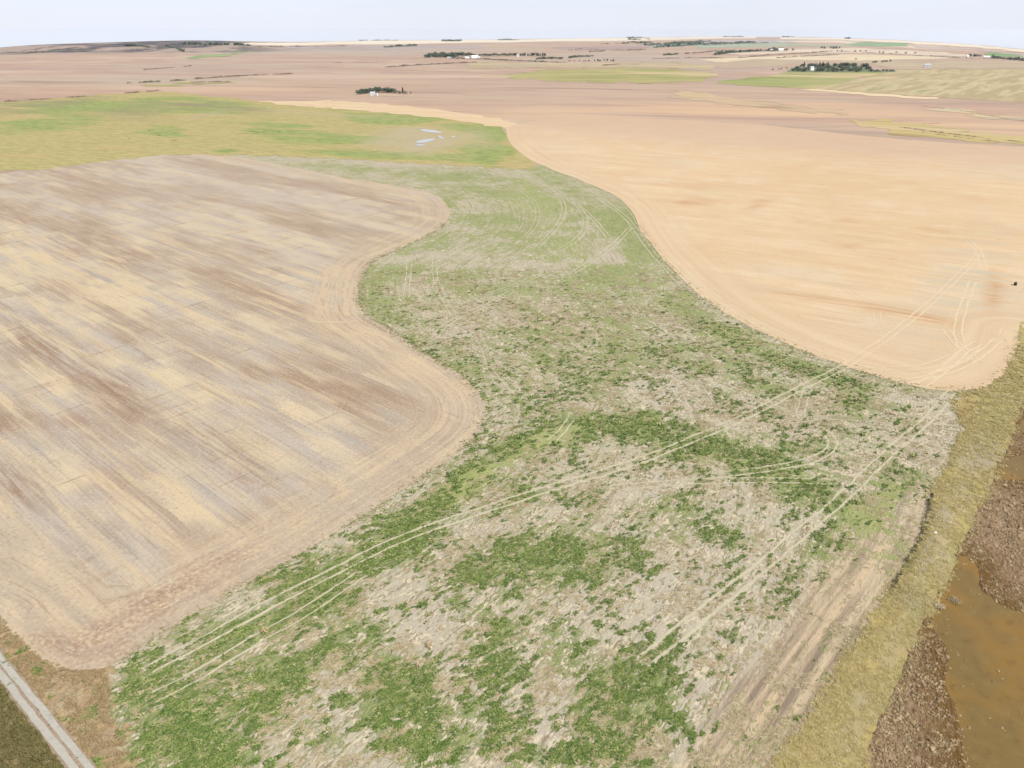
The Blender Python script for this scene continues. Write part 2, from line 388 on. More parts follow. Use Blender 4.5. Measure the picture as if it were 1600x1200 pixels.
# --- crop
GREEN = Blobs([
    (230, 1075, 110, 55, -25, .95), (360, 1010, 140, 45, -30, .95), (490, 925, 120, 40, -32, .9), (610, 845, 110, 34, -34, .95), (700, 775, 90, 26, -36, 1.0), (640, 850, 70, 30, -35, .9),
    (745, 735, 60, 20, -36, 1.0), (790, 790, 70, 22, -25, .85), (830, 690, 70, 18, -22, .9), (910, 670, 90, 30, -12, 1.0), (1010, 668, 90, 26, 6, 1.05), (1100, 695, 90, 24, 10, 1.0), (1190, 722, 90, 26, 12, .95), (1260, 765, 90, 30, 16, .95), (1330, 800, 60, 30, 10, .9), (1390, 770, 40, 40, 0, .7),
    (270, 1150, 120, 70, -20, .85), (420, 1080, 110, 60, -30, .78), (620, 1090, 75, 75, -30, .9), (650, 1160, 70, 60, 0, .8), (560, 1000, 70, 40, -30, .62), (330, 1190, 90, 40, 0, .9), (500, 1140, 60, 40, 0, .5), (740, 1110, 60, 50, 0, .55),
    (970, 1090, 95, 75, -30, .85), (1010, 1050, 70, 45, -40, .8), (880, 1000, 60, 60, 0, .55), (770, 1010, 60, 80, -20, .6), (930, 870, 110, 50, -15, .66), (830, 880, 80, 50, -20, .66), (1060, 790, 60, 30, 0, .5), (1120, 830, 60, 35, 0, .55), (760, 880, 70, 40, -30, .55), (1050, 1130, 60, 60, -40, .6), (950, 1180, 70, 40, 0, .55), (720, 950, 30, 60, 0, .35), (860, 1190, 60, 30, 0, .5),
    (970, 350, 70, 30, 30, .95), (1000, 390, 50, 24, 30, .85), (930, 330, 60, 20, 20, .6), (960, 430, 90, 20, 5, .7), (1070, 480, 60, 20, 30, .95), (1140, 520, 80, 16, 22, .95), (1230, 565, 80, 16, 18, .95), (1300, 590, 70, 16, 14, .85), (1330, 640, 30, 22, 10, .75), (1180, 590, 70, 18, 10, .6),
    (1040, 545, 70, 18, 2, .75), (1030, 560, 40, 14, 0, .7), (900, 560, 80, 22, 4, .55), (920, 600, 70, 20, 8, .55), (1000, 590, 60, 24, 8, .5), (820, 640, 50, 16, 0, .45), (960, 500, 90, 20, 0, .35),
    (620, 425, 60, 16, -4, .65), (600, 480, 38, 20, 10, .8), (580, 450, 22, 26, 0, .75), (740, 430, 60, 12, 0, .6), (640, 500, 40, 12, 0, .5), (790, 455, 70, 12, -8, .5),
    (830, 375, 120, 26, 6, .42), (880, 450, 200, 34, 4, .42), (900, 540, 200, 50, 6, .4), (690, 560, 80, 40, 10, .42), (1080, 560, 120, 30, 12, .5), (740, 620, 40, 60, 0, .4),
    (700, 275, 90, 10, 4, .6), (760, 300, 100, 16, 6, .5), (850, 310, 90, 20, 18, .6), (790, 345, 90, 16, 0, .55), (880, 290, 60, 10, 20, .5), (680, 320, 30, 20, 0, .6), (850, 270, 60, 10, 14, .5), (900, 360, 60, 16, 10, .45),
    (540, 262, 80, 8, 6, .4), (1250, 700, 60, 12, 0, .6), (1420, 740, 30, 30, 0, .5), (1290, 850, 60, 24, -20, .5), (700, 380, 80, 14, -6, .38), (840, 400, 70, 14, 0, .3), (1150, 640, 80, 14, 12, .45), (1400, 640, 40, 14, 0, .3)])
BARE = Blobs([(1050, 612, 75, 34, 6, .95), (1130, 640, 70, 22, 10, .7), (800, 412, 95, 20, -4, .5), (700, 395, 70, 14, -10, .5), (690, 960, 95, 55, -30, .8), (710, 1040, 34, 60, 6, 1), (870, 1120, 40, 70, 8, 1), (900, 960, 80, 50, -30, .8),
    (1080, 900, 120, 55, -20, .95), (1040, 960, 90, 40, -35, .8), (1200, 900, 80, 50, -40, .7), (1140, 1060, 120, 90, -50, .8), (1220, 1000, 60, 120, 35, .9), (520, 1060, 60, 30, -20, .6), (480, 1110, 60, 26, -10, .7), (620, 920, 50, 20, -30, .7), (660, 890, 50, 20, -35, .4), (770, 830, 50, 20, -25, .5),
    (1000, 760, 90, 24, -12, .8), (1130, 770, 60, 22, 0, .6), (1470, 660, 34, 40, 20, .8), (1430, 625, 70, 14, 8, .9), (1440, 710, 40, 40, 10, .7), (980, 840, 60, 30, 0, .4), (780, 500, 90, 20, -10, .4), (720, 520, 60, 16, -10, .6), (960, 405, 30, 10, 20, .7), (480, 245, 120, 10, 2, .7), (600, 255, 110, 8, 2, .5), (1170, 960, 80, 50, -30, .6), (1350, 880, 50, 60, 30, .5), (1430, 790, 30, 60, 20, .6), (850, 470, 60, 14, 0, .5), (70, 1000, 150, 80, 45, .9), (120, 1120, 60, 120, -30, .8)])
BROWN = Blobs([(880, 500, 120, 34, 4, .8), (820, 480, 90, 20, -4, .6), (960, 570, 100, 24, 6, .5), (1180, 650, 120, 20, 8, .6), (700, 440, 90, 22, -4, .35), (1300, 640, 80, 22, 6, .5), (1440, 680, 60, 60, 20, .6), (1280, 1000, 60, 120, 30, .9), (1190, 1120, 60, 110, 30, .9), (60, 1010, 140, 60, 40, .8), (100, 1080, 100, 60, 45, .8), (1430, 800, 20, 80, 20, .5), (730, 500, 60, 20, -20, .5), (420, 1110, 60, 40, -40, .45), (300, 1130, 50, 20, -40, .5)])
LIME = Blobs([(760, 735, 110, 20, -30, .95), (860, 685, 60, 18, -20, .9), (720, 770, 60, 16, -33, .7), (830, 310, 50, 28, 30, .6), (890, 385, 40, 30, 0, .4), (1370, 800, 50, 60, 10, .6), (1390, 860, 30, 50, 20, .6), (1130, 720, 60, 14, 4, .5), (1240, 745, 60, 14, 4, .5), (500, 240, 140, 8, 2, .5)])

MAIN = [((1322, 571), (1312, 577), (1250, 606), (1167, 651), (1102, 678), (1020, 713), (960, 733), (858, 763), (721, 808), (620, 843), (492, 908), (400, 955), (320, 1000), (235, 1045)),
        ((1500, 600), (1480, 620), (1452, 655), (1404, 693), (1346, 750), (1296, 797), (1240, 842), (1190, 886), (1140, 925), (1070, 982), (1010, 1030))]
TRACKS = [(MAIN[0], 2.3, .55), (MAIN[1], 2.5, .6),
    (((960, 762), (1040, 755), (1120, 751), (1200, 750), (1310, 753)), 2.2, .4),
    (((1120, 742), (1200, 733), (1262, 722), (1296, 706), (1303, 692), (1296, 680), (1284, 672)), 2.2, .5),
    (((1330, 670), (1360, 668), (1400, 676), (1440, 692), (1470, 703)), 2.2, .4),
    (((1262, 606), (1256, 628), (1248, 648), (1262, 660)), 2.2, .45),
    (((1440, 732), (1462, 722), (1468, 706), (1452, 692), (1424, 690)), 3.2, .35),
    (((837, 280), (870, 298), (905, 322), (930, 345), (950, 370)), 2.4, .6),
    (((805, 272), (850, 290), (880, 312), (882, 335), (866, 360), (838, 388)), 2.4, .55),
    (((985, 356), (961, 381), (930, 405), (894, 427)), 2.4, .6),
    (((680, 400), (678, 430), (690, 460), (708, 492)), 2.2, .4),
    (((800, 455), (760, 478), (720, 494), (690, 512), (678, 530)), 2.2, .45),
    (((745, 520), (760, 550), (768, 585), (790, 610)), 2.2, .35),
    (((640, 412), (637, 440), (634, 465)), 2.2, .45),
    (((860, 270), (905, 290), (950, 318), (985, 345), (1010, 385), (1060, 440)), 2.6, .6), (((700, 470), (760, 462), (820, 440), (868, 418), (900, 400)), 2.4, .45), (((870, 300), (910, 326), (918, 352), (900, 378), (850, 402)), 2.6, .5), (((1000, 560), (1050, 575), (1090, 600), (1110, 630)), 2.2, .35), (((860, 690), (880, 672), (892, 655)), 2.0, .5),
    (((740, 268), (800, 285), (838, 315), (842, 345), (820, 372)), 2.4, .4), (((940, 296), (985, 325), (1006, 365), (1030, 398)), 2.4, .45), (((700, 335), (760, 322), (820, 330), (850, 350)), 2.4, .35), (((1220, 660), (1290, 652), (1350, 656), (1390, 668)), 2.2, .35), (((300, 1060), (380, 1010), (470, 962), (560, 900)), 2.4, .35), (((240, 1090), (320, 1050), (400, 1000)), 2.4, .3),
    (((640, 396), (680, 390), (720, 380), (780, 378)), 2.2, .3)]
FIELD_TRACKS = [
    (((1520, 440), (1508, 470), (1498, 500), (1496, 525), (1506, 548)), 2.6, .6),
    (((1515, 378), (1532, 395), (1536, 420)), 2.6, .6),
    (((1300, 560), (1380, 585), (1440, 590), (1500, 575), (1540, 545)), 3.0, .5),
    (((1370, 488), (1372, 505), (1384, 520)), 2.4, .35),
    (((1405, 598), (1460, 588), (1520, 566), (1560, 530)), 2.6, .6), (((1478, 515), (1496, 540), (1530, 566)), 2.4, .5), (((1440, 602), (1476, 578), (1506, 548), (1530, 536)), 2.6, .6), (((1330, 566), (1390, 578), (1450, 574), (1490, 556)), 2.8, .5), (((1180, 505), (1240, 532), (1310, 556)), 3.2, .5), (((1040, 398), (1090, 445), (1150, 487), (1210, 520)), 3.4, .6), (((1300, 440), (1330, 455), (1345, 470)), 2.4, .4)]
TLINES = [(smooth_line(poly_at(L), 3), g, w * .9) for L, g, w in TRACKS]
FLINES = [(smooth_line(poly_at(L), 3), g, w) for L, g, w in FIELD_TRACKS]
def track_mask(P, pad=.18):
    m = np.zeros(len(P), bool)
    for L, g, w in TLINES:
        d = line_dist(P, L); m |= np.abs(d - g / 2) < w / 2 + pad
    return m

t = NT('crop_ground')
nb = t.noise(scale=1 / 16, detail=4, rough=.6); nm = t.noise(scale=1 / 3.2, detail=5, rough=.65, dist=.6)
nf = t.noise(t.coords(R(-35), 1 / 1.1, 1 / .5), 1, 3, .6, .8); ed = t.attr('ed')
rows = t.noise(t.vec(t.mul(ed, 1 / 1.3), t.mul(t.sep(t.tc)[0], .06), t.mul(t.sep(t.tc)[1], .06)), 1, 3, .6)
near = t.attr('near')
k = t.add(t.mul(t.math('SUBTRACT', nb, .5), 1.7), t.mul(t.math('SUBTRACT', nm, .5), 2.3), t.mul(t.math('SUBTRACT', nf, .5), 2.4), t.mul(t.math('SUBTRACT', rows, .5), 1.5))
cover = t.step(t.add(t.mul(t.attr('green'), .80), t.mul(t.attr('lime'), .35), t.mul(t.attr('bare'), -.42), .13, t.mul(t.math('SUBTRACT', 1.0, near), .13), .04, k), .26, .66)
soil = t.mix(t.step(nm, .35, .65), S(186, 176, 150), S(212, 203, 178))
soil = t.mix(t.step(nb, .45, .62), soil, S(200, 186, 160))
soil = t.mix(t.mul(t.attr('brown'), t.step(nm, .3, .6)), soil, S(184, 158, 130))
soil = t.mix(t.mul(t.attr('bare'), t.step(nf, .65, .4)), soil, S(206, 196, 178))
soil = t.mix(t.mul(t.step(t.add(nf, rows), 1.04, 1.2), .75), soil, S(146, 128, 98))
soil = t.mix(t.mul(t.step(t.add(nm, nf), .95, .82), .8), soil, S(236, 224, 190))
gr = t.mix(t.step(nm, .35, .65), S(130, 146, 80), S(172, 180, 116))
gr = t.mix(t.mul(near, .7), gr, t.mix(t.step(nf, .4, .6), S(100, 126, 60), S(144, 160, 90)))
gr = t.mix(t.attr('lime'), gr, t.mix(nm, S(164, 174, 96), S(190, 196, 126)))
gr = t.mix(t.mul(t.step(nf, .53, .62), .65), gr, S(192, 188, 138)); gr = t.mix(t.mul(t.step(nf, .44, .36), .6), gr, S(78, 100, 50))
dv = t.attr('dv'); wn_ = t.noise(t.vec(t.mul(dv, 1 / 1.6), t.mul(t.sep(t.tc)[1], 1 / 26), 0.0), 1, 4, .6)
worn = t.mul(t.attr('worn'), t.step(t.add(t.mul(nm, .7), t.mul(nb, .7)), .5, .72))
soil = t.mix(t.mul(t.attr('worn'), .85), soil, t.mix(t.step(wn_, .4, .6), S(176, 154, 128), S(218, 198, 164))); soil = t.mix(t.mul(t.attr('worn'), t.step(wn_, .58, .66)), soil, S(226, 196, 156)); soil = t.mix(t.mul(t.attr('worn'), t.mul(t.step(wn_, .42, .36), .8)), soil, S(150, 134, 116))
c = t.mix(t.mul(cover, .9), soil, gr)
t.out(c, t.add(t.mul(cover, .5), nf, t.mul(nm, .6)), .3, .6)
VEDGE = smooth_line(poly_at([(1500, 660), (1470, 740), (1448, 790), (1438, 830), (1402, 900), (1366, 955), (1326, 1020), (1286, 1082), (1246, 1150), (1200, 1225), (1130, 1330)]), 1)
WY = float(at2(1400, 880)[1])
def worn_fn(P):
    d = line_dist(P, VEDGE)
    return (1 - sstep(8, 15, d + 2.5 * fbm(P[:, 0] / 6, P[:, 1] / 12, 91, 3))) * (1 - sstep(WY - 10, WY + 60, P[:, 1]))
def near_fn(P): return 1 - sstep(120, 330, np.hypot(P[:, 0], P[:, 1]))
crop = sheet('crop_field', CROP, t.m, .02, 2.2, .012, 0, {'green': GREEN, 'bare': BARE, 'brown': BROWN, 'lime': LIME, 'near': near_fn, 'worn': worn_fn, 'dv': lambda P: line_dist(P, VEDGE),
      'ed': lambda P: np.minimum(line_dist(P, LEFT_EDGE), line_dist(P, RIGHT_EDGE))}, label='patchy green crop on pale stubble winding between two bare fields')

# --- left field
t = NT('seeded_soil')
wob = t.mul(t.math('SUBTRACT', t.noise(scale=1 / 60, detail=2), .5), 1.6)
u_, v_, _ = t.sep(t.coords(A_LEFT))
vv = t.add(v_, wob)
s1 = t.noise(t.vec(t.mul(u_, 1 / 60), t.mul(vv, 1 / 4.6)), 1, 3, .6); s2 = t.noise(t.vec(t.mul(u_, 1 / 18), t.mul(vv, 1 / 1.3)), 1, 5, .65)
s3 = t.noise(t.vec(t.mul(u_, 1 / 120), t.mul(vv, 1 / 32)), 1, 4, .6); s4 = t.noise(t.vec(t.mul(u_, 1 / 30), t.mul(vv, 1 / .8)), 1, 2, .5)
fz = t.noise(scale=1 / .9, detail=4, rough=.65)
ed = t.attr('ed')
hl = t.noise(t.vec(t.mul(ed, 1 / 3.2), t.mul(u_, 1 / 90), t.mul(v_, 1 / 90)), 1, 3, .55); hl2 = t.noise(t.vec(t.mul(ed, 1 / .9), t.mul(u_, 1 / 25), t.mul(v_, 1 / 25)), 1, 3, .6)
head = t.step(t.add(ed, t.mul(t.math('SUBTRACT', s3, .5), 16)), 26, 12)
calm = t.attr('calm')
amp = t.math('SUBTRACT', 1.0, t.mul(calm, .55))
c = t.mix(t.step(s3, .4, .6), S(192, 172, 150), S(206, 194, 178))
c = t.mix(t.mul(t.mul(t.step(s1, .42, .34), amp), .75), c, S(188, 180, 166))
pale = t.step(t.add(s1, t.mul(t.math('SUBTRACT', s2, .5), .35), t.mul(t.attr('pale'), .11)), .52, .72)
def lanes(w, la, k):
    ln = t.math('FLOOR', t.mul(t.add(vv, t.mul(s2, 2.6), t.mul(fz, 1.2)), 1 / w)); return t.noise(t.vec(t.add(t.mul(u_, 1 / la), t.mul(ln, 13.7 + k), t.mul(fz, .25)), t.mul(ln, 5.31), k), 1, 4, .65)
b1 = lanes(6.4, 60, 0.0); b2 = lanes(2.1, 30, 3.0)
c = t.mix(t.mul(t.mul(t.step(t.add(b1, t.mul(s3, .5)), .75, .90), amp), .75), c, t.mix(s2, S(228, 206, 166), S(248, 230, 192)))
c = t.mix(t.mul(t.mul(t.step(t.add(b1, t.mul(s3, .5)), .72, .57), amp), .6), c, t.mix(s2, S(158, 128, 102), S(182, 154, 126)))
c = t.mix(t.mul(t.mul(t.step(b2, .54, .68), amp), .3), c, S(234, 214, 176)); c = t.mix(t.mul(t.mul(t.step(b2, .46, .32), amp), .3), c, S(172, 150, 126))
dl = t.noise(t.vec(t.mul(u_, 1 / 45), t.mul(vv, 1 / .55)), 1, 3, .55); c = t.mix(t.mul(t.step(dl, .56, .64), .22), c, S(150, 124, 102)); c = t.mix(t.mul(t.step(dl, .44, .36), .25), c, S(240, 222, 188))
cr = t.noise(t.coords(A_LEFT - math.pi / 2, 1 / 45, 1 / 3.2), 1, 3, .6)
c = t.mix(t.mul(t.mul(t.step(cr, .6, .68), t.step(s3, .45, .55)), .5), c, S(160, 134, 110))
band = t.step(t.add(t.math('SINE', t.add(t.mul(vv, 2 * math.pi / 9.5), t.mul(s1, 3.0))), t.mul(t.math('SUBTRACT', s3, .5), 5), t.mul(t.math('SUBTRACT', s2, .5), 3), t.mul(t.attr('pale'), .5)), .55, 1.3)
c = t.mix(t.mul(t.mul(band, amp), .4), c, t.mix(s2, S(216, 196, 162), S(234, 214, 178)))
c = t.mix(t.mul(t.mul(pale, amp), .8), c, t.mix(s2, S(222, 198, 158), S(236, 216, 178)))
c = t.mix(t.mul(t.attr('dark'), t.step(t.add(s2, t.mul(s1, .6)), .95, .6)), c, t.mix(fz, S(158, 128, 104), S(176, 148, 122)))
c = t.mix(t.mul(t.mul(t.step(s3, .58, .72), t.step(s2, .4, .55)), t.mul(amp, .5)), c, S(170, 142, 116))
c = t.mix(t.mul(t.mul(t.step(s4, .62, .74), amp), .45), c, S(150, 128, 106))
c = t.mix(t.mul(t.mul(t.step(s4, .36, .26), amp), .4), c, S(240, 222, 188))
hc = t.mix(t.step(hl, .38, .62), S(202, 184, 160), S(220, 200, 168)); hc = t.mix(t.mul(t.step(s3, .52, .66), .6), hc, S(196, 184, 166)); hc = t.mix(t.mul(t.step(t.noise(scale=1 / 22, detail=4, rough=.65), .54, .66), .7), hc, S(228, 204, 164))
hc = t.mix(t.mul(t.mul(t.step(hl2, .52, .62), t.step(s1, .6, .4)), .65), hc, S(180, 154, 126)); hc = t.mix(t.mul(t.mul(t.step(hl2, .47, .38), t.step(s1, .4, .6)), .7), hc, S(236, 212, 176))
hc = t.mix(t.mul(t.attr('rust'), t.step(fz, .35, .6)), hc, S(168, 128, 100))
c = t.mix(t.mul(head, t.math('SUBTRACT', .85, t.mul(calm, .35))), c, hc)
c = t.mix(t.mul(t.step(fz, .54, .66), .3), c, S(150, 126, 104)); c = t.mix(t.mul(t.step(fz, .45, .34), .35), c, S(240, 220, 188)); c = t.mix(t.mul(t.step(s2, .6, .7), .35), c, S(158, 132, 110))
t.out(c, t.add(t.mul(fz, .9), s2, t.mul(hl2, .4)), .3, .6)
sheet('stubble_field', LEFT, t.m, .08, 5, .016, .35, {
    'ed': lambda P: line_dist(P, np.vstack([LEFT_EDGE, poly_at([(150, 1050), (105, 1050), (60, 1030), (25, 995), (0, 966), (-300, 800)])])),
    'calm': Blobs([(400, 280, 420, 70, 4, 1), (540, 330, 200, 50, 0, .8), (150, 290, 250, 40, 0, .8)]),
    'pale': Blobs([(110, 425, 140, 45, 12, 1), (330, 330, 90, 14, 4, .6), (250, 380, 90, 30, 10, .5), (300, 610, 120, 40, 35, .6), (260, 760, 120, 40, 45, .8), (40, 620, 60, 60, 45, .6), (420, 470, 60, 30, 20, .7), (130, 750, 80, 40, 45, .5)]),
    'dark': Blobs([(60, 540, 110, 40, 30, 1), (160, 600, 120, 34, 36, 1), (330, 690, 110, 36, 30, .9), (20, 760, 60, 60, 40, .9), (150, 820, 60, 40, 40, .45), (0, 670, 30, 20, 30, 1), (10, 880, 30, 30, 20, .9), (380, 740, 50, 26, 20, .6), (230, 400, 60, 8, -10, .5), (120, 270, 100, 12, -6, .4)]),
    'rust': Blobs([(250, 935, 130, 22, -28, .95), (120, 1005, 90, 34, 6, .7), (330, 890, 90, 14, -28, .5), (170, 1020, 80, 20, -10, .7)])}, label='bare tan seeded field with pale straw stripes and curved edge')

# --- right field
FAR_EDGE = poly_at([(2300, 262), (1900, 250), (1600, 231), (1450, 221), (1330, 211), (1200, 196), (1050, 187), (900, 184), (830, 188)])
t = NT('tan_stubble')
wob = t.mul(t.math('SUBTRACT', t.noise(scale=1 / 90, detail=2), .5), 8)
u_, v_, _ = t.sep(t.coords(A_RIGHT)); vv = t.add(v_, wob)
s1 = t.noise(t.vec(t.mul(u_, 1 / 130), t.mul(vv, 1 / 10)), 1, 4, .55); s2 = t.noise(t.vec(t.mul(u_, 1 / 30), t.mul(vv, 1 / 2.2)), 1, 4, .6)
s3 = t.noise(scale=1 / 170, detail=4, rough=.6); fz = t.noise(scale=1 / 1.4, detail=4, rough=.65)
ed = t.attr('ed')
hl = t.noise(t.vec(t.mul(ed, 1 / 4.5), t.mul(u_, 1 / 120), t.mul(v_, 1 / 120)), 1, 3, .55); hl2 = t.noise(t.vec(t.mul(ed, 1 / 1.1), t.mul(u_, 1 / 30), t.mul(v_, 1 / 30)), 1, 3, .6)
head = t.step(t.add(ed, t.mul(t.math('SUBTRACT', s3, .5), 20)), 32, 12)
c = t.mix(t.step(s1, .3, .7), S(230, 200, 158), S(238, 211, 172)); c = t.mix(t.mul(t.step(t.noise(scale=1 / 60, detail=4, rough=.65), .5, .66), .4), c, S(242, 218, 184))
c = t.mix(t.mul(t.step(s3, .48, .64), .5), c, S(226, 194, 146))
c = t.mix(t.mul(t.step(s3, .45, .3), .55), c, S(224, 206, 174))
c = t.mix(t.mul(t.mul(t.step(s2, .56, .66), t.step(s3, .4, .6)), .36), c, S(206, 168, 126)); c = t.mix(t.mul(t.step(s2, .43, .32), .4), c, S(246, 226, 194)); c = t.mix(t.mul(t.step(fz, .55, .68), .22), c, S(180, 146, 110))
c = t.mix(t.mul(t.mul(t.step(s2, .68, .74), t.step(s3, .5, .56)), .8), c, S(166, 124, 88))
c = t.mix(t.mul(t.attr('mauve'), t.step(s1, .2, .6)), c, S(226, 202, 170))
mo = t.noise(scale=1 / 28, detail=5, rough=.68); c = t.mix(t.mul(t.step(mo, .5, .62), .45), c, S(226, 194, 158)); c = t.mix(t.mul(t.step(mo, .47, .36), .4), c, S(240, 220, 190))
c = t.mix(t.mul(t.attr('fade'), t.math('ADD', .45, t.mul(s1, .5))), c, S(216, 184, 158))
dl = t.noise(t.vec(t.mul(u_, 1 / 50), t.mul(vv, 1 / .9)), 1, 3, .6); c = t.mix(t.mul(t.step(dl, .55, .64), .3), c, S(196, 162, 120)); c = t.mix(t.mul(t.step(dl, .45, .36), .35), c, S(250, 230, 194))
spk = t.noise(scale=1 / 9, detail=5, rough=.7); c = t.mix(t.mul(t.step(spk, .6, .7), .35), c, S(204, 166, 122))
c = t.mix(t.mul(t.attr('grey'), t.step(s1, .6, .35)), c, S(214, 202, 176))
c = t.mix(t.mul(t.attr('rust'), t.step(s2, .3, .6)), c, S(206, 158, 110))
hc = t.mix(t.step(hl, .35, .65), S(224, 196, 158), S(235, 210, 174))
hc = t.mix(t.mul(t.mul(t.step(hl2, .54, .7), t.step(s3, .42, .6)), .5), hc, S(194, 160, 124)); hc = t.mix(t.mul(t.mul(t.step(hl2, .46, .32), t.step(s1, .4, .6)), .6), hc, S(246, 222, 184))
c = t.mix(t.mul(t.mul(head, .75), t.math('SUBTRACT', 1.0, t.mul(t.attr('fade'), .8))), c, hc)
t.out(c, t.add(fz, s2, t.mul(hl2, .5)), .3, .45)
sheet('tan_field', RIGHT, t.m, .06, 6, .016, .35, {
    'ed': lambda P: line_dist(P, RIGHT_EDGE),
    'fade': lambda P: 1 - sstep(0, 240, line_dist(P, FAR_EDGE) + 90 * fbm(P[:, 0] / 150, P[:, 1] / 150, 33, 3)),
    'mauve': Blobs([(1000, 200, 260, 20, 3, .9), (850, 225, 80, 30, 20, .5), (1350, 225, 260, 16, 4, .8), (1350, 540, 240, 60, 14, .7), (1150, 470, 120, 40, 25, .5)]),
    'grey': Blobs([(1520, 440, 90, 120, 10, .9), (1250, 440, 140, 30, 8, .5), (1440, 500, 120, 40, 8, .7)]),
    'rust': Blobs([(1545, 480, 12, 80, 14, .9), (1470, 500, 70, 10, 10, .8), (1390, 485, 90, 7, 9, .8), (1270, 465, 80, 6, 8, .5), (1075, 318, 22, 5, 0, 1), (1185, 320, 20, 5, -20, .9), (1100, 315, 40, 7, 0, .5), (1080, 290, 60, 6, 4, .5), (1250, 345, 30, 4, 10, .5), (1325, 345, 20, 4, 0, .7), (1330, 385, 20, 5, 0, .7), (1460, 360, 30, 4, 8, .6)])}, lift_rel=1e-4, label='large smooth orange tan stubble field on the right')

# --- verge on the right, with its cut bank
BANK = smooth_line(poly_at([(1456, 775), (1449, 800), (1444, 822), (1432, 850), (1414, 884), (1402, 905), (1388, 930)]), 2)
def bank_z(P):
    d = line_dist(P, BANK)
    A = BANK[0]; Bv = BANK[-1] - A; Bl = math.hypot(*Bv); Bv = Bv / Bl
    along = (P - A) @ Bv
    # side: right of the line (towards +x)
    best = np.full(len(P), 1e9); sgn = np.zeros(len(P))
    for i in range(len(BANK) - 1):
        a, b = BANK[i], BANK[i + 1]; ab = b - a; tt = np.clip(((P - a) @ ab) / (ab @ ab), 0, 1); e = P - a - tt[:, None] * ab; dd = np.hypot(e[:, 0], e[:, 1])
        m = dd < best; best[m] = dd[m]; sgn[m] = np.sign(ab[0] * e[m, 1] - ab[1] * e[m, 0])
    sd_ = best * sgn
    w = sstep(-4, 3, along) * (1 - sstep(Bl - 6, Bl + 2, along))
    return w * (.95 * sstep(-.3, .5, sd_) * (1 - sstep(2.5, 9, sd_)) - .25 * (1 - sstep(0, .6, sd_)) * (1 - sstep(0, 3, -sd_))) + .05 * (1 + fbm(P[:, 0] / 3, P[:, 1] / 3, 4, 3))
t = NT('verge_grass')
n1 = t.noise(scale=1 / 9, detail=4, rough=.6); n2 = t.noise(t.coords(R(-20), 1 / 2.4, 1 / .9), 1, 5, .65, .5); n3 = t.noise(scale=1 / .5, detail=3, rough=.6)
c = t.mix(t.step(n1, .35, .65), S(198, 180, 118), S(184, 170, 110))
c = t.mix(t.mul(t.step(n2, .54, .72), .5), c, S(158, 146, 84)); c = t.mix(t.mul(t.step(n2, .45, .3), .5), c, S(206, 184, 122))
c = t.mix(t.mul(t.step(n1, .52, .64), .7), c, S(192, 178, 142)); c = t.mix(t.mul(t.step(t.noise(scale=1 / 4, detail=4, rough=.65), .54, .64), .6), c, S(164, 146, 104))
c = t.mix(t.mul(t.attr('grey'), t.step(n2, .25, .55)), c, t.mix(n2, S(168, 156, 132), S(196, 184, 156)))
c = t.mix(t.mul(t.attr('green'), t.step(n2, .3, .6)), c, S(138, 148, 84))
c = t.mix(t.mul(t.attr('brown'), t.step(n1, .3, .6)), c, S(178, 144, 100))
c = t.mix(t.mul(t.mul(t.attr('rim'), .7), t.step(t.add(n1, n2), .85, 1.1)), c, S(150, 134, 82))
t.out(c, t.add(n2, n3), .25, .6)
VG = {'grey': Blobs([(1525, 715, 42, 34, 0, 1), (1470, 820, 34, 40, 0, .95), (1455, 870, 40, 40, 0, 1), (1430, 930, 34, 40, 0, .9), (1395, 1010, 22, 50, 20, .5), (1330, 1130, 30, 50, 20, .5), (1505, 775, 20, 14, 0, .6), (1490, 800, 20, 10, 0, .6)]),
      'green': Blobs([(1420, 860, 18, 60, 22, .9), (1440, 800, 12, 40, 10, .8), (1500, 860, 12, 50, 22, .7), (1488, 715, 10, 24, 35, .9), (1560, 650, 30, 60, 20, .5), (1440, 940, 14, 50, 25, .6)]),
      'brown': Blobs([(1500, 640, 26, 26, 0, .9), (1400, 940, 12, 60, 30, .5), (1300, 1090, 14, 80, 30, .5), (1430, 612, 50, 8, 6, .9)])}
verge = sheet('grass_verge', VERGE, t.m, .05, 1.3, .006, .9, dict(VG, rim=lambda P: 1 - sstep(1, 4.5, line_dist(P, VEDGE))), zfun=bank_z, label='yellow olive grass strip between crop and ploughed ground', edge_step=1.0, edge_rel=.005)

# --- ploughed corner and its muddy water
P_SOIL = [(1602, 618), (1578, 693), (1542, 778), (1502, 848), (1482, 896), (1442, 976), (1402, 1068), (1351, 1178), (1325, 1340), (2000, 1500), (2500, 900), (1900, 500), (1760, 430), (1680, 515)]
t = NT('ploughed_soil')
n1 = t.noise(scale=1 / 6, detail=4, rough=.6); n2 = t.noise(scale=1 / .9, detail=5, rough=.65, dist=.5); n3 = t.noise(t.coords(R(-25), 1 / 2.2, 1 / .55), 1, 4, .6)
c = t.mix(t.step(n1, .35, .65), S(164, 138, 106), S(180, 154, 120))
c = t.mix(t.mul(t.step(t.add(n2, n3), .98, 1.2), .75), c, S(112, 84, 62)); c = t.mix(t.mul(t.step(t.add(n2, n3), .95, .78), .6), c, S(200, 170, 144))
c = t.mix(t.mul(t.attr('wet'), t.step(n2, .3, .5)), c, t.mix(n1, S(118, 86, 44), S(134, 106, 56)))
t.out(c, t.add(n2, n3), .5, 1.0)
W1 = [(1497, 858), (1484, 890), (1468, 918), (1450, 950), (1452, 985), (1478, 1010), (1476, 1040), (1468, 1070), (1488, 1100), (1498, 1160), (1502, 1210), (1500, 1330), (2000, 1450), (2300, 1000), (1900, 985), (1600, 958), (1567, 947), (1548, 930), (1533, 922), (1536, 896), (1518, 868)]
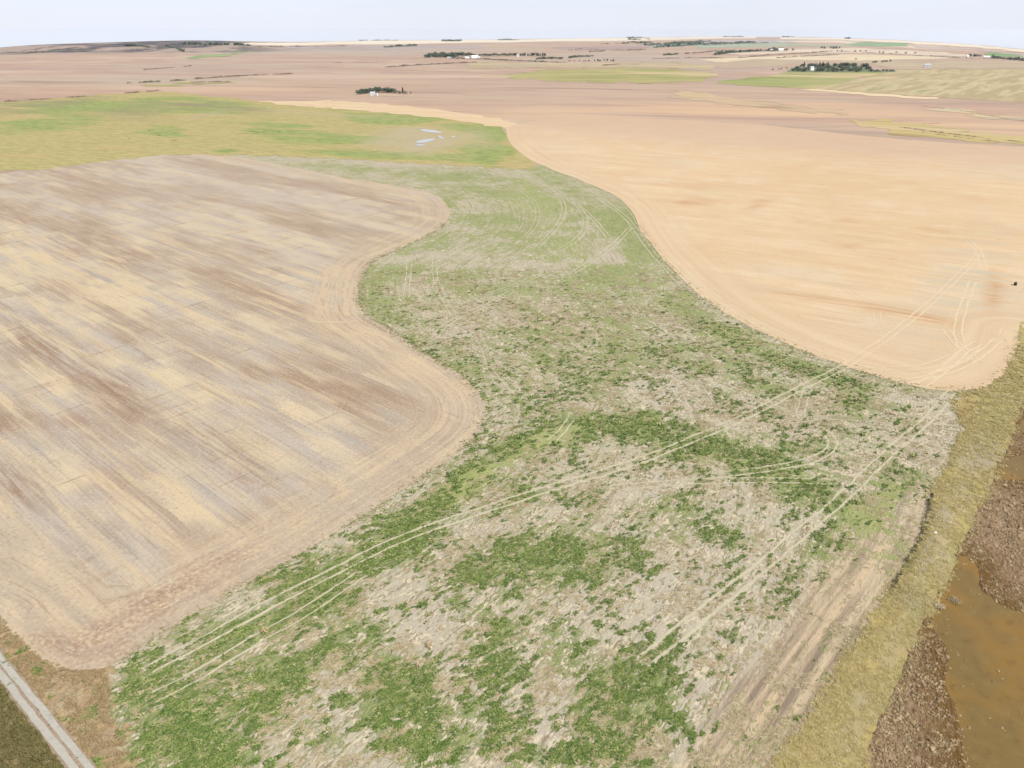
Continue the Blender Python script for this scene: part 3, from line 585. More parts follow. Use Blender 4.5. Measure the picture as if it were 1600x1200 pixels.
W2 = [(1550, 722), (1558, 752), (1600, 752), (1660, 752), (1660, 708), (1600, 712), (1575, 712)]
W3 = [(1582, 662), (1590, 676), (1620, 684), (1660, 676), (1660, 655), (1610, 650)]
WATER = [smooth_line(poly_at(w), 2, True) for w in (W1, W2, W3)]
def wet_fn(P):
    d = np.full(len(P), 1e9)
    for w in WATER: d = np.minimum(d, np.where(inside(P, w), 0, line_dist(P, w, True)))
    return 1 - sstep(0, 9, d)
def soil_z(P):
    d = np.full(len(P), 1e9)
    for w in WATER:
        dd = line_dist(P, w, True); d = np.minimum(d, np.where(inside(P, w), -dd, dd))
    return .10 * fbm(P[:, 0] / 1.6, P[:, 1] / 1.6, 8, 3) * sstep(0, 3, d) - .12 * sstep(.5, -1.5, d)
SOIL = poly_at(P_SOIL)
sheet('ploughed_field', SOIL, t.m, .16, 1.6, .01, .2, {'wet': wet_fn}, zfun=soil_z, label='cloddy brown ploughed ground with muddy water')
t = NT('muddy_water', .3, .3)
n1 = t.noise(scale=1 / 14, detail=3); n2 = t.noise(scale=1 / 2.5, detail=4, rough=.6); n3 = t.noise(scale=1 / .6, detail=2)
c = t.mix(t.step(n1, .4, .6), S(150, 114, 40), S(134, 108, 50)); c = t.mix(t.mul(t.step(n2, .52, .66), .5), c, S(146, 120, 62)); c = t.mix(t.mul(t.step(n2, .45, .34), .4), c, S(112, 88, 34))
t.out(c, n3, .02, .3)
t.put(t.bsdf.inputs['Roughness'], t.math('ADD', t.mul(n2, .3), .3))
for w, lb in zip(WATER, ('large sheet of orange brown muddy water in ploughed ground', 'small muddy pool beside the grass verge', 'muddy pool at the edge of the far ploughed ground')):
    sheet('muddy_water', w, t.m, .10, 4, .02, .35, label=lb)

# --- dirt track at the lower left and the ditch beyond it
_a, _b = at2(0, 1041), at2(126, 1198); TR = np.array([_a + (_b - _a) * q for q in (-.9, -.4, 0, .5, 1, 1.6, 2.2)])
TRL = smooth_line(TR, 2)
def ribbon(name, L, off, width, mat, lift, ragged=.08, parent=None, label=None, crown=0.0, kind='structure', attrs=None, step=.6):
    L = resample(L, step); d = np.gradient(L, axis=0); d /= np.hypot(d[:, 0], d[:, 1])[:, None]; nrm = np.stack([d[:, 1], -d[:, 0]], 1)
    n = 5; V_ = []; F_ = []; nb_ = len(L)
    for i in range(nb_):
        wl_ = width * (1 + ragged * 2 * vnoise(i * step / 1.7, 3.3 + off, 13)); wr_ = width * (1 + ragged * 2 * vnoise(i * step / 1.7, 9.7 + off, 17))
        mid = off + ragged * width * vnoise(i * step / 5., off, 19)
        for j in range(n):
            q = j / (n - 1); x = mid - wl_ / 2 + q * (wl_ + wr_) / 2
            p = L[i] + nrm[i] * x
            V_.append((p[0], p[1], float(H(p[0], p[1])) + lift + crown * math.sin(q * math.pi)))
    for i in range(nb_ - 1):
        for j in range(n - 1):
            a = i * n + j; F_.append((a, a + 1, a + n + 1, a + n))
    me = mesh(name, V_, F_, True)
    o = link(name, me, mat, parent)
    if parent is None: tag(o, label, kind=kind)
    return o
def strip_poly(L, left, right):
    L = np.asarray(L); d = np.gradient(L, axis=0); d /= np.hypot(d[:, 0], d[:, 1])[:, None]; nrm = np.stack([d[:, 1], -d[:, 0]], 1)
    return np.vstack([L + nrm * right, (L + nrm * left)[::-1]])
t = NT('ditch_grass')
n1 = t.noise(scale=1 / 5, detail=4, rough=.6); n2 = t.noise(scale=1 / .9, detail=5, rough=.65)
c = t.mix(t.step(n1, .35, .65), S(128, 118, 72), S(146, 132, 90)); c = t.mix(t.mul(t.step(n2, .5, .68), .6), c, S(100, 100, 54)); c = t.mix(t.mul(t.step(n2, .45, .3), .4), c, S(168, 152, 106))
t.out(c, n2, .4, 1.0)
def ditch_z(P): return -.07 * sstep(3, 9, line_dist(P, TRL)) + .05 * fbm(P[:, 0] / 2, P[:, 1] / 2, 6, 3)
sheet('ditch_grass', strip_poly(TRL, 40, 1.2), t.m, .17, 1.5, .01, .2, zfun=ditch_z, label='dark olive grass falling away beside the dirt track')
t = NT('headland_grass')
n1 = t.noise(scale=1 / 6, detail=4, rough=.6); n2 = t.noise(scale=1 / 1.0, detail=5, rough=.65, dist=.8); n3 = t.noise(scale=1 / 2.5, detail=3)
c = t.mix(t.step(n1, .35, .65), S(196, 166, 122), S(186, 164, 132)); c = t.mix(t.mul(t.step(n2, .53, .68), .7), c, S(136, 112, 80)); c = t.mix(t.mul(t.step(n2, .45, .32), .7), c, S(222, 194, 142))
c = t.mix(t.mul(t.step(n3, .58, .7), .4), c, S(140, 132, 88)); c = t.mix(t.mul(t.step(n1, .6, .72), .4), c, S(176, 132, 106))
t.out(c, t.add(n2, n3), .35, 1.0)
sheet('headland', poly_at([(-200, 900), (-60, 930), (0, 962), (25, 990), (60, 1025), (110, 1048), (160, 1046), (172, 1075), (168, 1110), (190, 1150), (215, 1200), (260, 1290), (160, 1330), (-200, 1060)]), t.m, .04, 2, .01, 2.4, label='rough dry grass between the dirt track and the field corner')
t = NT('dirt_track')
n1 = t.noise(scale=1 / 4, detail=4); n2 = t.noise(scale=1 / .5, detail=4, rough=.65)
c = t.mix(n1, S(176, 152, 128), S(190, 172, 150)); c = t.mix(t.mul(t.step(n2, .52, .66), .7), c, S(128, 108, 84)); c = t.mix(t.mul(t.step(n2, .44, .32), .4), c, S(206, 192, 166))
t.out(c, n2, .2, .9)
ribbon('dirt_track', TRL, 0, 3.0, t.m, .22, .05, label='narrow dirt track crossing the lower left corner')
def earth(name, dark, light, dist=.12, sc=.7):
    t = NT(name); a = t.noise(scale=1 / 3, detail=4); b = t.noise(scale=1 / sc, detail=4, rough=.65)
    c = t.mix(a, S(*dark), S(*light)); c = t.mix(t.mul(t.step(b, .54, .7), .45), c, S(*[x * .8 for x in dark])); c = t.mix(t.mul(t.step(b, .44, .32), .4), c, S(*[min(255, x * 1.06) for x in light]))
    return t.out(c, b, dist, .7)
RUT = earth('packed_gravel', (192, 188, 176), (212, 208, 196))
for off, w in ((-.72, .95), (.72, 1.0)):
    ribbon('wheel_rut', TRL, off, w, RUT, .235, .10, label='pale packed wheel rut of the dirt track')

# --- wheel marks in crop and field
PRESS = earth('pressed_straw', (200, 192, 160), (228, 220, 190), .1, .5)
PRESS2 = earth('pressed_soil', (230, 206, 168), (244, 224, 190), .1, 1.2)
lift_i = 0
for L, g, w in TLINES:
    for s in (-1, 1):
        lift_i += 1; ribbon('wheel_mark', L, s * g / 2, w, PRESS, .035 + .0015 * lift_i, .4, label='pale wheel mark pressed into the green crop', step=1.0)
for L, g, w in FLINES + [(smooth_line(poly_at([(1530, 388), (1526, 403), (1470, 459), (1400, 519), (1318, 574)]), 3), 2.3, .5)]:
    for s in (-1, 1):
        lift_i += 1; ribbon('wheel_mark', L, s * g / 2, w * 1.25, PRESS2, .06 + .0010 * lift_i, .25, label='pale wheel mark across the tan field', step=1.0)
HEAD = earth('headland_pass', (212, 188, 158), (226, 204, 172), .1, 1.5)
for L in (((513, 418), (506, 445), (499, 470), (500, 492)), ((546, 414), (542, 440), (538, 468), (545, 495)), ((480, 500), (520, 506), (560, 502))):
    ribbon('seeding_pass', smooth_line(poly_at(L), 3), 0, 2.2, HEAD, .12 + .005 * L[0][0] % .03, .3, label='pale curved seeding pass at the field edge', step=1.5)

# ------------------------------------------------------------------ distant fields
def field_mat(name, a, b, dark=None, ang=70, la=120, lb=14, k=.4, third=None):
    t = NT(name); n1 = t.noise(t.coords(R(ang), 1 / la, 1 / lb), 1, 4, .6); n2 = t.noise(scale=1 / 260, detail=3)
    c = t.mix(t.step(n1, .42, .58), S(*a), S(*b)); c = t.mix(t.mul(t.step(n2, .45, .62), .45), c, S(*a))
    if third:
        n3 = t.noise(t.coords(R(ang), 1 / (la * 2.5), 1 / (lb * 5)), 1, 4, .65); c = t.mix(t.mul(t.step(n3, .48, .6), .9), c, S(*third)); c = t.mix(t.mul(t.step(n3, .44, .34), .5), c, S(*(dark or a)))
    if dark: c = t.mix(t.mul(t.step(n1, .55, .66), k + .2), c, S(*dark))
    return t.out(c, n1, .5, .4)
FIELDS = [
 ('wheat_field', [(330, 68.5), (430, 66.5), (600, 62.8), (800, 61.2), (1000, 58.8), (1010, 63.5), (880, 64.5), (800, 66), (640, 69), (520, 69.5)], (246, 232, 208), (250, 238, 218), None, 85, 'cream stubble field on the far horizon'),
 ('wheat_field', [(1010, 59), (1100, 57.3), (1180, 57.4), (1180, 60), (1100, 61), (1010, 63.5)], (240, 226, 206), (248, 234, 214), None, 85, 'cream stubble strip on the horizon right of centre'),
 ('wheat_field', [(1215, 58.2), (1300, 59.5), (1400, 63), (1500, 68.5), (1600, 76), (1700, 82), (1700, 90), (1600, 81), (1500, 72.5), (1400, 66.5), (1300, 62), (1215, 61)], (246, 230, 206), (250, 236, 216), None, 85, 'cream stubble field falling away on the right horizon'),
 ('lilac_field', [(1090, 63), (1215, 61.5), (1300, 62.6), (1180, 66), (1100, 67)], (190, 176, 172), (204, 190, 182), None, 85, 'grey lilac fallow strip below the horizon'),
 ('stubble_strip', [(1200, 64), (1300, 63), (1400, 68), (1500, 75), (1600, 83.5), (1700, 92), (1700, 108), (1600, 91), (1560, 80.5), (1500, 79), (1420, 75), (1300, 67), (1220, 66)], (232, 208, 182), (240, 220, 194), None, 80, 'pale stubble land on the far right'),
 ('fallow_strip', [(1420, 71), (1500, 75.5), (1600, 84), (1700, 92), (1700, 95), (1600, 87), (1520, 79), (1440, 75)], (188, 168, 164), (202, 184, 174), None, 80, 'lilac fallow strip on the far right'),
 ('green_field', [(1296, 69), (1312, 65.5), (1390, 66.5), (1436, 69.2), (1420, 73), (1345, 72.2), (1296, 70.5)], (138, 172, 124), (156, 186, 140), None, 80, 'bright green field below the right horizon'),
 ('green_strip', [(1090, 70), (1200, 66), (1300, 70.5), (1300, 72), (1200, 73), (1090, 76)], (172, 180, 154), (190, 194, 168), None, 82, 'grey green strip of young crop far off'),
 ('green_strip', [(1000, 70.5), (1100, 66.5), (1240, 64.8), (1240, 66.3), (1110, 70.5), (1010, 74.5)], (160, 172, 160), (178, 188, 174), None, 84, 'blue green strip between the far hedges'),
 ('fallow_strip', [(860, 74), (1000, 71), (1010, 75), (900, 80)], (176, 152, 146), (192, 168, 158), None, 84, 'purple brown fallow strip under the centre horizon'),
 ('fallow_strip', [(440, 71.5), (640, 70.5), (760, 72), (760, 76), (600, 78), (440, 75)], (184, 170, 164), (198, 182, 172), None, 84, 'grey fallow strip under the left horizon'),
 ('stubble_strip', [(1130, 83), (1240, 77), (1330, 74.5), (1430, 79), (1520, 86), (1500, 88), (1380, 83.5), (1250, 82), (1160, 86)], (226, 206, 182), (238, 220, 196), (196, 170, 150), 80, 'pale stubble strip beyond the farm'),
 ('stubble_strip', [(1090, 93), (1220, 87.5), (1330, 85), (1440, 88), (1500, 91), (1380, 94), (1240, 98), (1120, 97)], (232, 212, 178), (242, 224, 190), (190, 160, 140), 80, 'pale stubble strip behind the dark grove'),
 ('green_field', [(1512, 83.5), (1530, 80.8), (1555, 80.3), (1572, 82.2), (1556, 88), (1516, 88)], (134, 166, 112), (154, 182, 128), None, 80, 'green field beside the far right farmyard'),
 ('grass_field', [(760, 118), (810, 113), (870, 108), (960, 106), (1040, 108), (1100, 112), (1136, 117), (1090, 127), (1010, 131), (960, 129), (860, 126.5), (800, 123)], (190, 180, 122), (172, 172, 104), (138, 146, 76), 78, 'yellow green grassland in the middle distance'),
 ('grass_field', [(1128, 128), (1180, 119), (1210, 113.5), (1260, 112.5), (1395, 112), (1350, 122), (1262, 138.5), (1165, 134)], (166, 172, 104), (186, 182, 122), (134, 146, 78), 70, 'green hayfield below the dark grove'),
 ('striped_field', [(1262, 138.5), (1350, 122), (1400, 110), (1500, 108), (1600, 108), (1750, 112), (1900, 150), (1750, 170), (1600, 160.5), (1480, 153), (1380, 146.5)], (190, 172, 130), (218, 200, 156), (150, 156, 100), -37, 'tan and green striped field on the right'),
 ('stubble_field', [(1250, 140.5), (1262, 138.8), (1380, 147), (1480, 154), (1460, 155.5), (1370, 150.5)], (238, 214, 172), (246, 224, 186), None, 80, 'narrow pale edge of the striped field'),
 ('tan_field', [(1180, 92), (1400, 96), (1600, 96), (1750, 101), (1750, 111), (1600, 107.5), (1500, 107.5), (1395, 109), (1362, 100), (1240, 101), (1150, 107), (1090, 103)], (198, 176, 150), (208, 190, 158), (180, 160, 136), 80, 'brown tan field around the white shed'),
 ('pale_field', [(405, 158.5), (520, 157), (640, 166), (760, 183), (806, 193), (790, 201), (700, 187), (640, 180), (540, 171), (440, 163.5)], (232, 204, 162), (240, 216, 180), (206, 172, 134), 72, 'cream field edge behind the pasture'),
 ('grass_strip', [(1328, 190), (1390, 187), (1450, 194), (1500, 203), (1600, 214), (1720, 226), (1720, 238), (1600, 227), (1520, 220), (1440, 214), (1370, 202)], (206, 186, 124), (214, 198, 142), (150, 126, 84), 60, 'yellow weedy grass strip along the draw'),
 ('grass_strip', [(1438, 165), (1500, 171), (1560, 180), (1650, 192), (1650, 196), (1560, 185), (1500, 178), (1450, 170)], (208, 198, 168), (218, 206, 178), (136, 122, 104), 60, 'pale grey weedy draw in the far tan field'),
 ('grass_strip', [(1030, 146), (1060, 140), (1110, 146), (1160, 155), (1250, 166), (1330, 175), (1330, 181), (1240, 174), (1150, 164), (1090, 156), (1040, 152)], (210, 184, 148), (220, 196, 160), (166, 136, 104), 60, 'weedy draw running through the fallow'),
 ('green_strip', [(298, 92.5), (330, 85.5), (385, 81), (410, 80.5), (350, 87.5)], (150, 170, 116), (166, 182, 128), None, 60, 'thin green field below the hills'),
 ('grass_strip', [(210, 134), (290, 129), (360, 128), (360, 129.5), (300, 132), (230, 136)], (176, 172, 112), (188, 182, 124), None, 80, 'green grassy strip under the hedge'),
 ('grove_floor', [(1232, 112.6), (1240, 106), (1300, 102.5), (1362, 103.5), (1366, 110.5), (1400, 111.6), (1398, 113), (1300, 113.3)], (120, 132, 96), (142, 150, 110), (100, 112, 84), 80, 'green undergrowth with painted tree shade beneath the grove'),  # grass under the grove, its green darkened to carry the trees' shade
 ('grass_field', [(720, 97), (840, 99), (960, 98), (1060, 97), (1120, 102), (1120, 110), (1020, 106), (900, 105), (800, 106), (720, 108)], (196, 178, 146), (206, 188, 152), (178, 164, 128), 84, 'dull tan grassland before the shelterbelt'),
]
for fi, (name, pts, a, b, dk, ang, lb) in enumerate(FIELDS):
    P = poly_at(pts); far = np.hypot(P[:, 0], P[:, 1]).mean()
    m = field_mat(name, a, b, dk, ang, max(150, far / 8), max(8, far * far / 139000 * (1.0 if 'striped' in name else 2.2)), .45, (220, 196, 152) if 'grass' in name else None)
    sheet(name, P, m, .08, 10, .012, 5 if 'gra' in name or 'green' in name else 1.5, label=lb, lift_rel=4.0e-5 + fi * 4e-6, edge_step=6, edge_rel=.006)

# ponds
t = NT('pond_water', .06, .5); t.out(t.mix(t.noise(scale=.05), S(190, 188, 178), S(204, 200, 190)))
for pts, lb in (([(654, 201.5), (672, 203), (690, 206.5), (691, 208.5), (676, 208), (660, 205)], 'narrow upper pond in the muddy hollow'), ([(683, 212), (690, 214), (694, 217), (690, 217.5), (684, 215)], 'tiny pond right of the larger pools'),
                ([(649, 221.5), (660, 218.5), (680, 216.5), (678, 219.5), (664, 223.5), (652, 224)], 'largest pale pond in the muddy hollow'), ([(646, 227.5), (656, 225.5), (666, 226), (660, 228.5)], 'lowest thin pond below the largest one'),
                ([(703, 214.5), (708, 212), (711, 213), (707, 215.5)], 'small round pond at the right of the hollow')):
    sheet('pond', smooth_line(poly_at(pts), 2, True), t.m, .12, 3, .02, .4, label=lb, lift_rel=1.8e-4, edge_step=1.5)

# ------------------------------------------------------------------ trees and hedges
def leaf_mat(name, a, b):
    t = NT(name, .8, .2); n = t.noise(scale=.9, detail=3); r_ = t.rand()
    c = t.mix(n, a, b); c = t.mix(t.mul(r_, .35), c, tuple(x * .7 for x in a[:3]) + (1,))
    return t.out(c)
LEAF = leaf_mat('leaf_dark', (.055, .08, .058, 1), (.11, .14, .095, 1))
LEAF2 = leaf_mat('leaf_grey', (.085, .095, .06, 1), (.15, .15, .095, 1))
NEEDLE = leaf_mat('needles', (.018, .032, .02, 1), (.04, .06, .035, 1))
BARK = flat_mat('bark', (.10, .08, .06, 1), .9)
TWIG = leaf_mat('bare_twigs', (.12, .088, .07, 1), (.20, .15, .115, 1))
def crown_mesh(name, h, w, n, seed, shape='round', leaf=.9):
    q = np.random.default_rng(seed); V_ = []; F_ = []
    lobes = [(q.normal(0, .22) * w, q.normal(0, .22) * w, h * q.uniform(.38, .8), q.uniform(.28, .42) * w) for _ in range(7)]
    for i in range(n):
        if shape == 'round':
            lx, ly, lz, lr = lobes[i % 7]; d = q.normal(size=3); d /= np.linalg.norm(d); rr_ = lr * q.uniform(.55, 1.05)
            p = np.array([lx, ly, lz]) + d * np.array([rr_, rr_, rr_ * .95])
            p[2] = max(p[2], h * .14)
        else:
            f = q.uniform(0, 1) ** .8; a = q.uniform(0, 6.283); rr_ = w * .5 * (1 - f) ** .8 * q.uniform(.55, 1.05)
            p = np.array([math.cos(a) * rr_, math.sin(a) * rr_, h * (.08 + .92 * f)])
        s = leaf * q.uniform(.6, 1.3); a_ = q.normal(size=3); a_ /= np.linalg.norm(a_); b_ = np.cross(a_, q.normal(size=3)); b_ /= np.linalg.norm(b_)
        k_ = len(V_)
        V_ += [p - a_ * s - b_ * s * .5, p + a_ * s * .2 - b_ * s * .8, p + a_ * s, p + b_ * s * .8]
        F_.append((k_, k_ + 1, k_ + 2, k_ + 3))
    return mesh(name, V_, F_)
def trunk_mesh(h, r):
    V_ = []; F_ = []
    for k_, (z, rr_) in enumerate(((0, r * 1.3), (h * .25, r), (h * .6, r * .6), (h * .85, r * .2))):
        for j in range(6): V_.append((math.cos(j * 1.047) * rr_ + .05 * k_, math.sin(j * 1.047) * rr_, z))
    for k_ in range(3):
        for j in range(6): F_.append((k_ * 6 + j, k_ * 6 + (j + 1) % 6, k_ * 6 + 6 + (j + 1) % 6, k_ * 6 + 6 + j))
    # limbs
    for a in (.4, 2.5, 4.4):
        b0 = len(V_); c_, s_ = math.cos(a), math.sin(a)
        V_ += [(0, 0, h * .3), (r * .5 * s_, -r * .5 * c_, h * .33), (c_ * h * .2, s_ * h * .2, h * .6)]; F_.append((b0, b0 + 1, b0 + 2))
    return mesh('trunk', V_, F_)
PROTO = {}
for i in range(5):
    PROTO['round', i] = (crown_mesh('crown', 10, 7.5 + i * .5, 150, 50 + i), trunk_mesh(10, .22), LEAF)
    PROTO['pale', i] = (crown_mesh('crown', 10, 9, 120, 70 + i), trunk_mesh(10, .2), LEAF2)
    PROTO['spruce', i] = (crown_mesh('crown', 10, 4.6, 170, 90 + i, 'cone', .7), trunk_mesh(10, .2), NEEDLE)
    PROTO['bare', i] = (crown_mesh('crown', 10, 9, 80, 110 + i, leaf=.6), trunk_mesh(10, .22), TWIG)
for cm, tm, lm in PROTO.values(): cm.materials.append(lm); tm.materials.append(BARK)
def tree(kind, p, h, label, group, name=None, wide=1.0):
    cm, tm, lm = PROTO[kind, random.randrange(5)]
    o = bpy.data.objects.new(name or {'round': 'leafy_tree', 'pale': 'willow_tree', 'spruce': 'spruce_tree', 'bare': 'bare_tree'}[kind], None); col.objects.link(o)
    o.empty_display_size = .5; o.location = (p[0], p[1], p[2] - .1); o.rotation_euler = (0, 0, random.uniform(0, 6.28)); s = h / 10
    o.scale = (s * wide * random.uniform(.9, 1.15), s * wide * random.uniform(.9, 1.15), s)
    tag(o, label, 'tree', group)
    for nm, me in (('crown', cm), ('trunk', tm)):
        c_ = bpy.data.objects.new(nm, me); col.objects.link(c_); c_.parent = o
    return o
def along(pts, n, jit=0.0):
    L = poly_at(pts); seg = np.hypot(*np.diff(L, axis=0).T); s = np.concatenate([[0], np.cumsum(seg)])
    q = (np.arange(n) + .5) / n * s[-1]; X = np.interp(q, s, L[:, 0]); Y = np.interp(q, s, L[:, 1])
    X = X + rng.normal(0, jit, n); Y = Y + rng.normal(0, jit * 1.5, n)
    return np.stack([X, Y, H(X, Y)], 1)
def belt(pts, n, h, kind, label, group, jit=1.5, wide=1.0):
    for i, p in enumerate(along(pts, n, jit)):
        part = '' if n < 9 else (', left part', ', middle part', ', right part')[i * 3 // n]
        tree(kind if isinstance(kind, str) else random.choice(kind), p, h * random.uniform(.78, 1.15), label + part, group, wide=wide)
# belt by the small white house
gA = 'trees of the small windbreak in the brown field'
belt([(560, 148), (572, 146), (584, 145)], 8, 8.0, 'round', 'dark bushy tree left of the small white house', gA, 1.5, 1.5)
belt([(562, 146), (580, 144.5)], 5, 7.5, 'pale', 'grey green tree behind the left end of the small windbreak', gA)
belt([(586, 145), (600, 144.3), (614, 145.3)], 9, 8.5, 'round', 'dark bushy tree behind the small white house', gA, 1.5, 1.6)
belt([(614, 145.8), (628, 147), (641, 148.5)], 9, 6.5, ['round', 'bare'], 'low dark tree at the right end of the small windbreak', gA)
tree('spruce', at(629.5, 146.5), 10.5, 'single tall spruce in the small windbreak, near its right end', gA)
# long shelterbelt and farmyard
gB = 'trees of the long shelterbelt near the white farm'
belt([(662, 90.3), (690, 90), (715, 90.2)], 22, 13, 'round', 'dark tree in the thick left end of the long shelterbelt', gB, 5, 1.5)
belt([(668, 88.8), (700, 88), (738, 88)], 24, 15, 'round', 'dark tree in the back row of the long shelterbelt', gB, 5, 1.5)
belt([(738, 88.3), (780, 88), (808, 87.4)], 18, 11, 'round', 'dark tree right of the white farm buildings in the shelterbelt', gB, 3, 1.7)
belt([(812, 87.6), (830, 87.6), (851, 88.3)], 13, 12, ['round', 'spruce'], 'dark tree at the far right end of the long shelterbelt', gB, 3, 1.4)
belt([(838, 93), (858, 92.2), (880, 92.6)], 14, 8, 'round', 'tree of the short lower belt right of the white farm', gB, 2, 1.9)
belt([(889, 91.3), (900, 89.6), (926, 88.8)], 14, 8, 'round', 'tree of the dark row right of the gap in the belt', gB, 2, 1.9)
belt([(888, 96.6), (910, 96), (930, 95.8)], 9, 6, 'pale', 'grey bush tree before the dark row', gB, 6)
belt([(932, 96), (950, 95.5), (962, 96.5)], 10, 7, ['pale', 'round'], 'grey green bush tree at the right end of the rows', gB, 5)
# grove with the white house
gC = 'trees of the dark grove on the right'
belt([(1236, 111.8), (1300, 112), (1360, 111.5)], 30, 8.5, ['round', 'pale'], 'green tree along the near edge of the dark grove', gC, 8, 1.7)
belt([(1240, 109), (1300, 108.5), (1360, 108.5)], 24, 9.5, ['round', 'pale'], 'tree in the middle of the dark grove', gC, 10, 1.7)
belt([(1252, 105.5), (1300, 105), (1358, 105)], 22, 10.5, 'round', 'dark tree along the back of the dark grove', gC, 8, 1.6)
belt([(1362, 112.2), (1380, 112), (1397, 111.8)], 12, 6, 'round', 'low tree of the thin belt right of the grove', gC, 2)
belt([(1208, 110.5), (1222, 108.5), (1236, 107)], 7, 5, ['bare', 'pale'], 'low grey tree at the left tip of the grove', gC, 5)
for u in (1256, 1280, 1285, 1293, 1322): tree('spruce', at(u, 105.5), 15, 'tall narrow spruce rising above the dark grove', gC)
belt([(1362, 99.6), (1376, 98), (1392, 96.6)], 8, 7, 'round', 'tree of the slanting row behind the grove', gC, 2)
gD = 'trees of the far right farmyards'
belt([(1276, 76.2), (1294, 76.6), (1313, 76.2)], 9, 14, 'round', 'dark tree of the isolated clump below the green field', gD, 12)
belt([(1192, 79.6), (1210, 79.4), (1236, 79.3)], 12, 15, 'round', 'dark tree around the distant white farm buildings', gD, 12)
belt([(1514, 88.6), (1524, 88.8), (1532, 88.8)], 8, 10, 'round', 'dark bushy tree beside the far right white building', gD, 5)
for u, v in ((1308, 81), (1315, 80.8), (1336, 81.2), (1344, 81.3), (1353, 81.6), (1374, 82.8), (1380, 83), (1400, 83.8), (1415, 84.2), (1430, 84.6)):
    tree('round', at(u, v), 9, 'lone bushy tree of the scattered row on the pale stubble', 'scattered far trees on the stubble')
tree('round', at(1337, 94), 7, 'single small tree on the stubble above the grove', None)

SHRUB = leaf_mat('shrub_leaves', (.10, .13, .05, 1), (.17, .20, .08, 1))
def hedge(pts, n, h, mat, label, gap=0.0, seed=0, wide=1.6):
    """a hedgerow: leaf clumps along a line, uneven in height"""
    q = np.random.default_rng(seed + 400); L = along(pts, n, .8); V_ = []; F_ = []
    o0 = L.mean(0)
    for i, p in enumerate(L):
        if vnoise(i / 9., seed * 3.7, 3) < gap: continue
        hh = h * (1 + .45 * vnoise(i / 4., seed * 1.3, 7))
        for _ in range(12):
            c_ = p - o0 + np.array([q.normal(0, wide), q.normal(0, wide), q.uniform(.15, 1) * hh]); s = hh * q.uniform(.18, .4)
            a_ = q.normal(size=3); a_ /= np.linalg.norm(a_); b_ = np.cross(a_, q.normal(size=3)); b_ /= np.linalg.norm(b_); k_ = len(V_)
            V_ += [c_ - a_ * s, c_ - b_ * s * .8, c_ + a_ * s, c_ + b_ * s * .8]; F_.append((k_, k_ + 1, k_ + 2, k_ + 3))
    o = link('hedgerow', mesh('hedgerow', V_, F_), mat); o.location = o0
    return tag(o, label, 'hedge', 'hedgerows across the distant fields', 'stuff' if gap > -.9 else None)
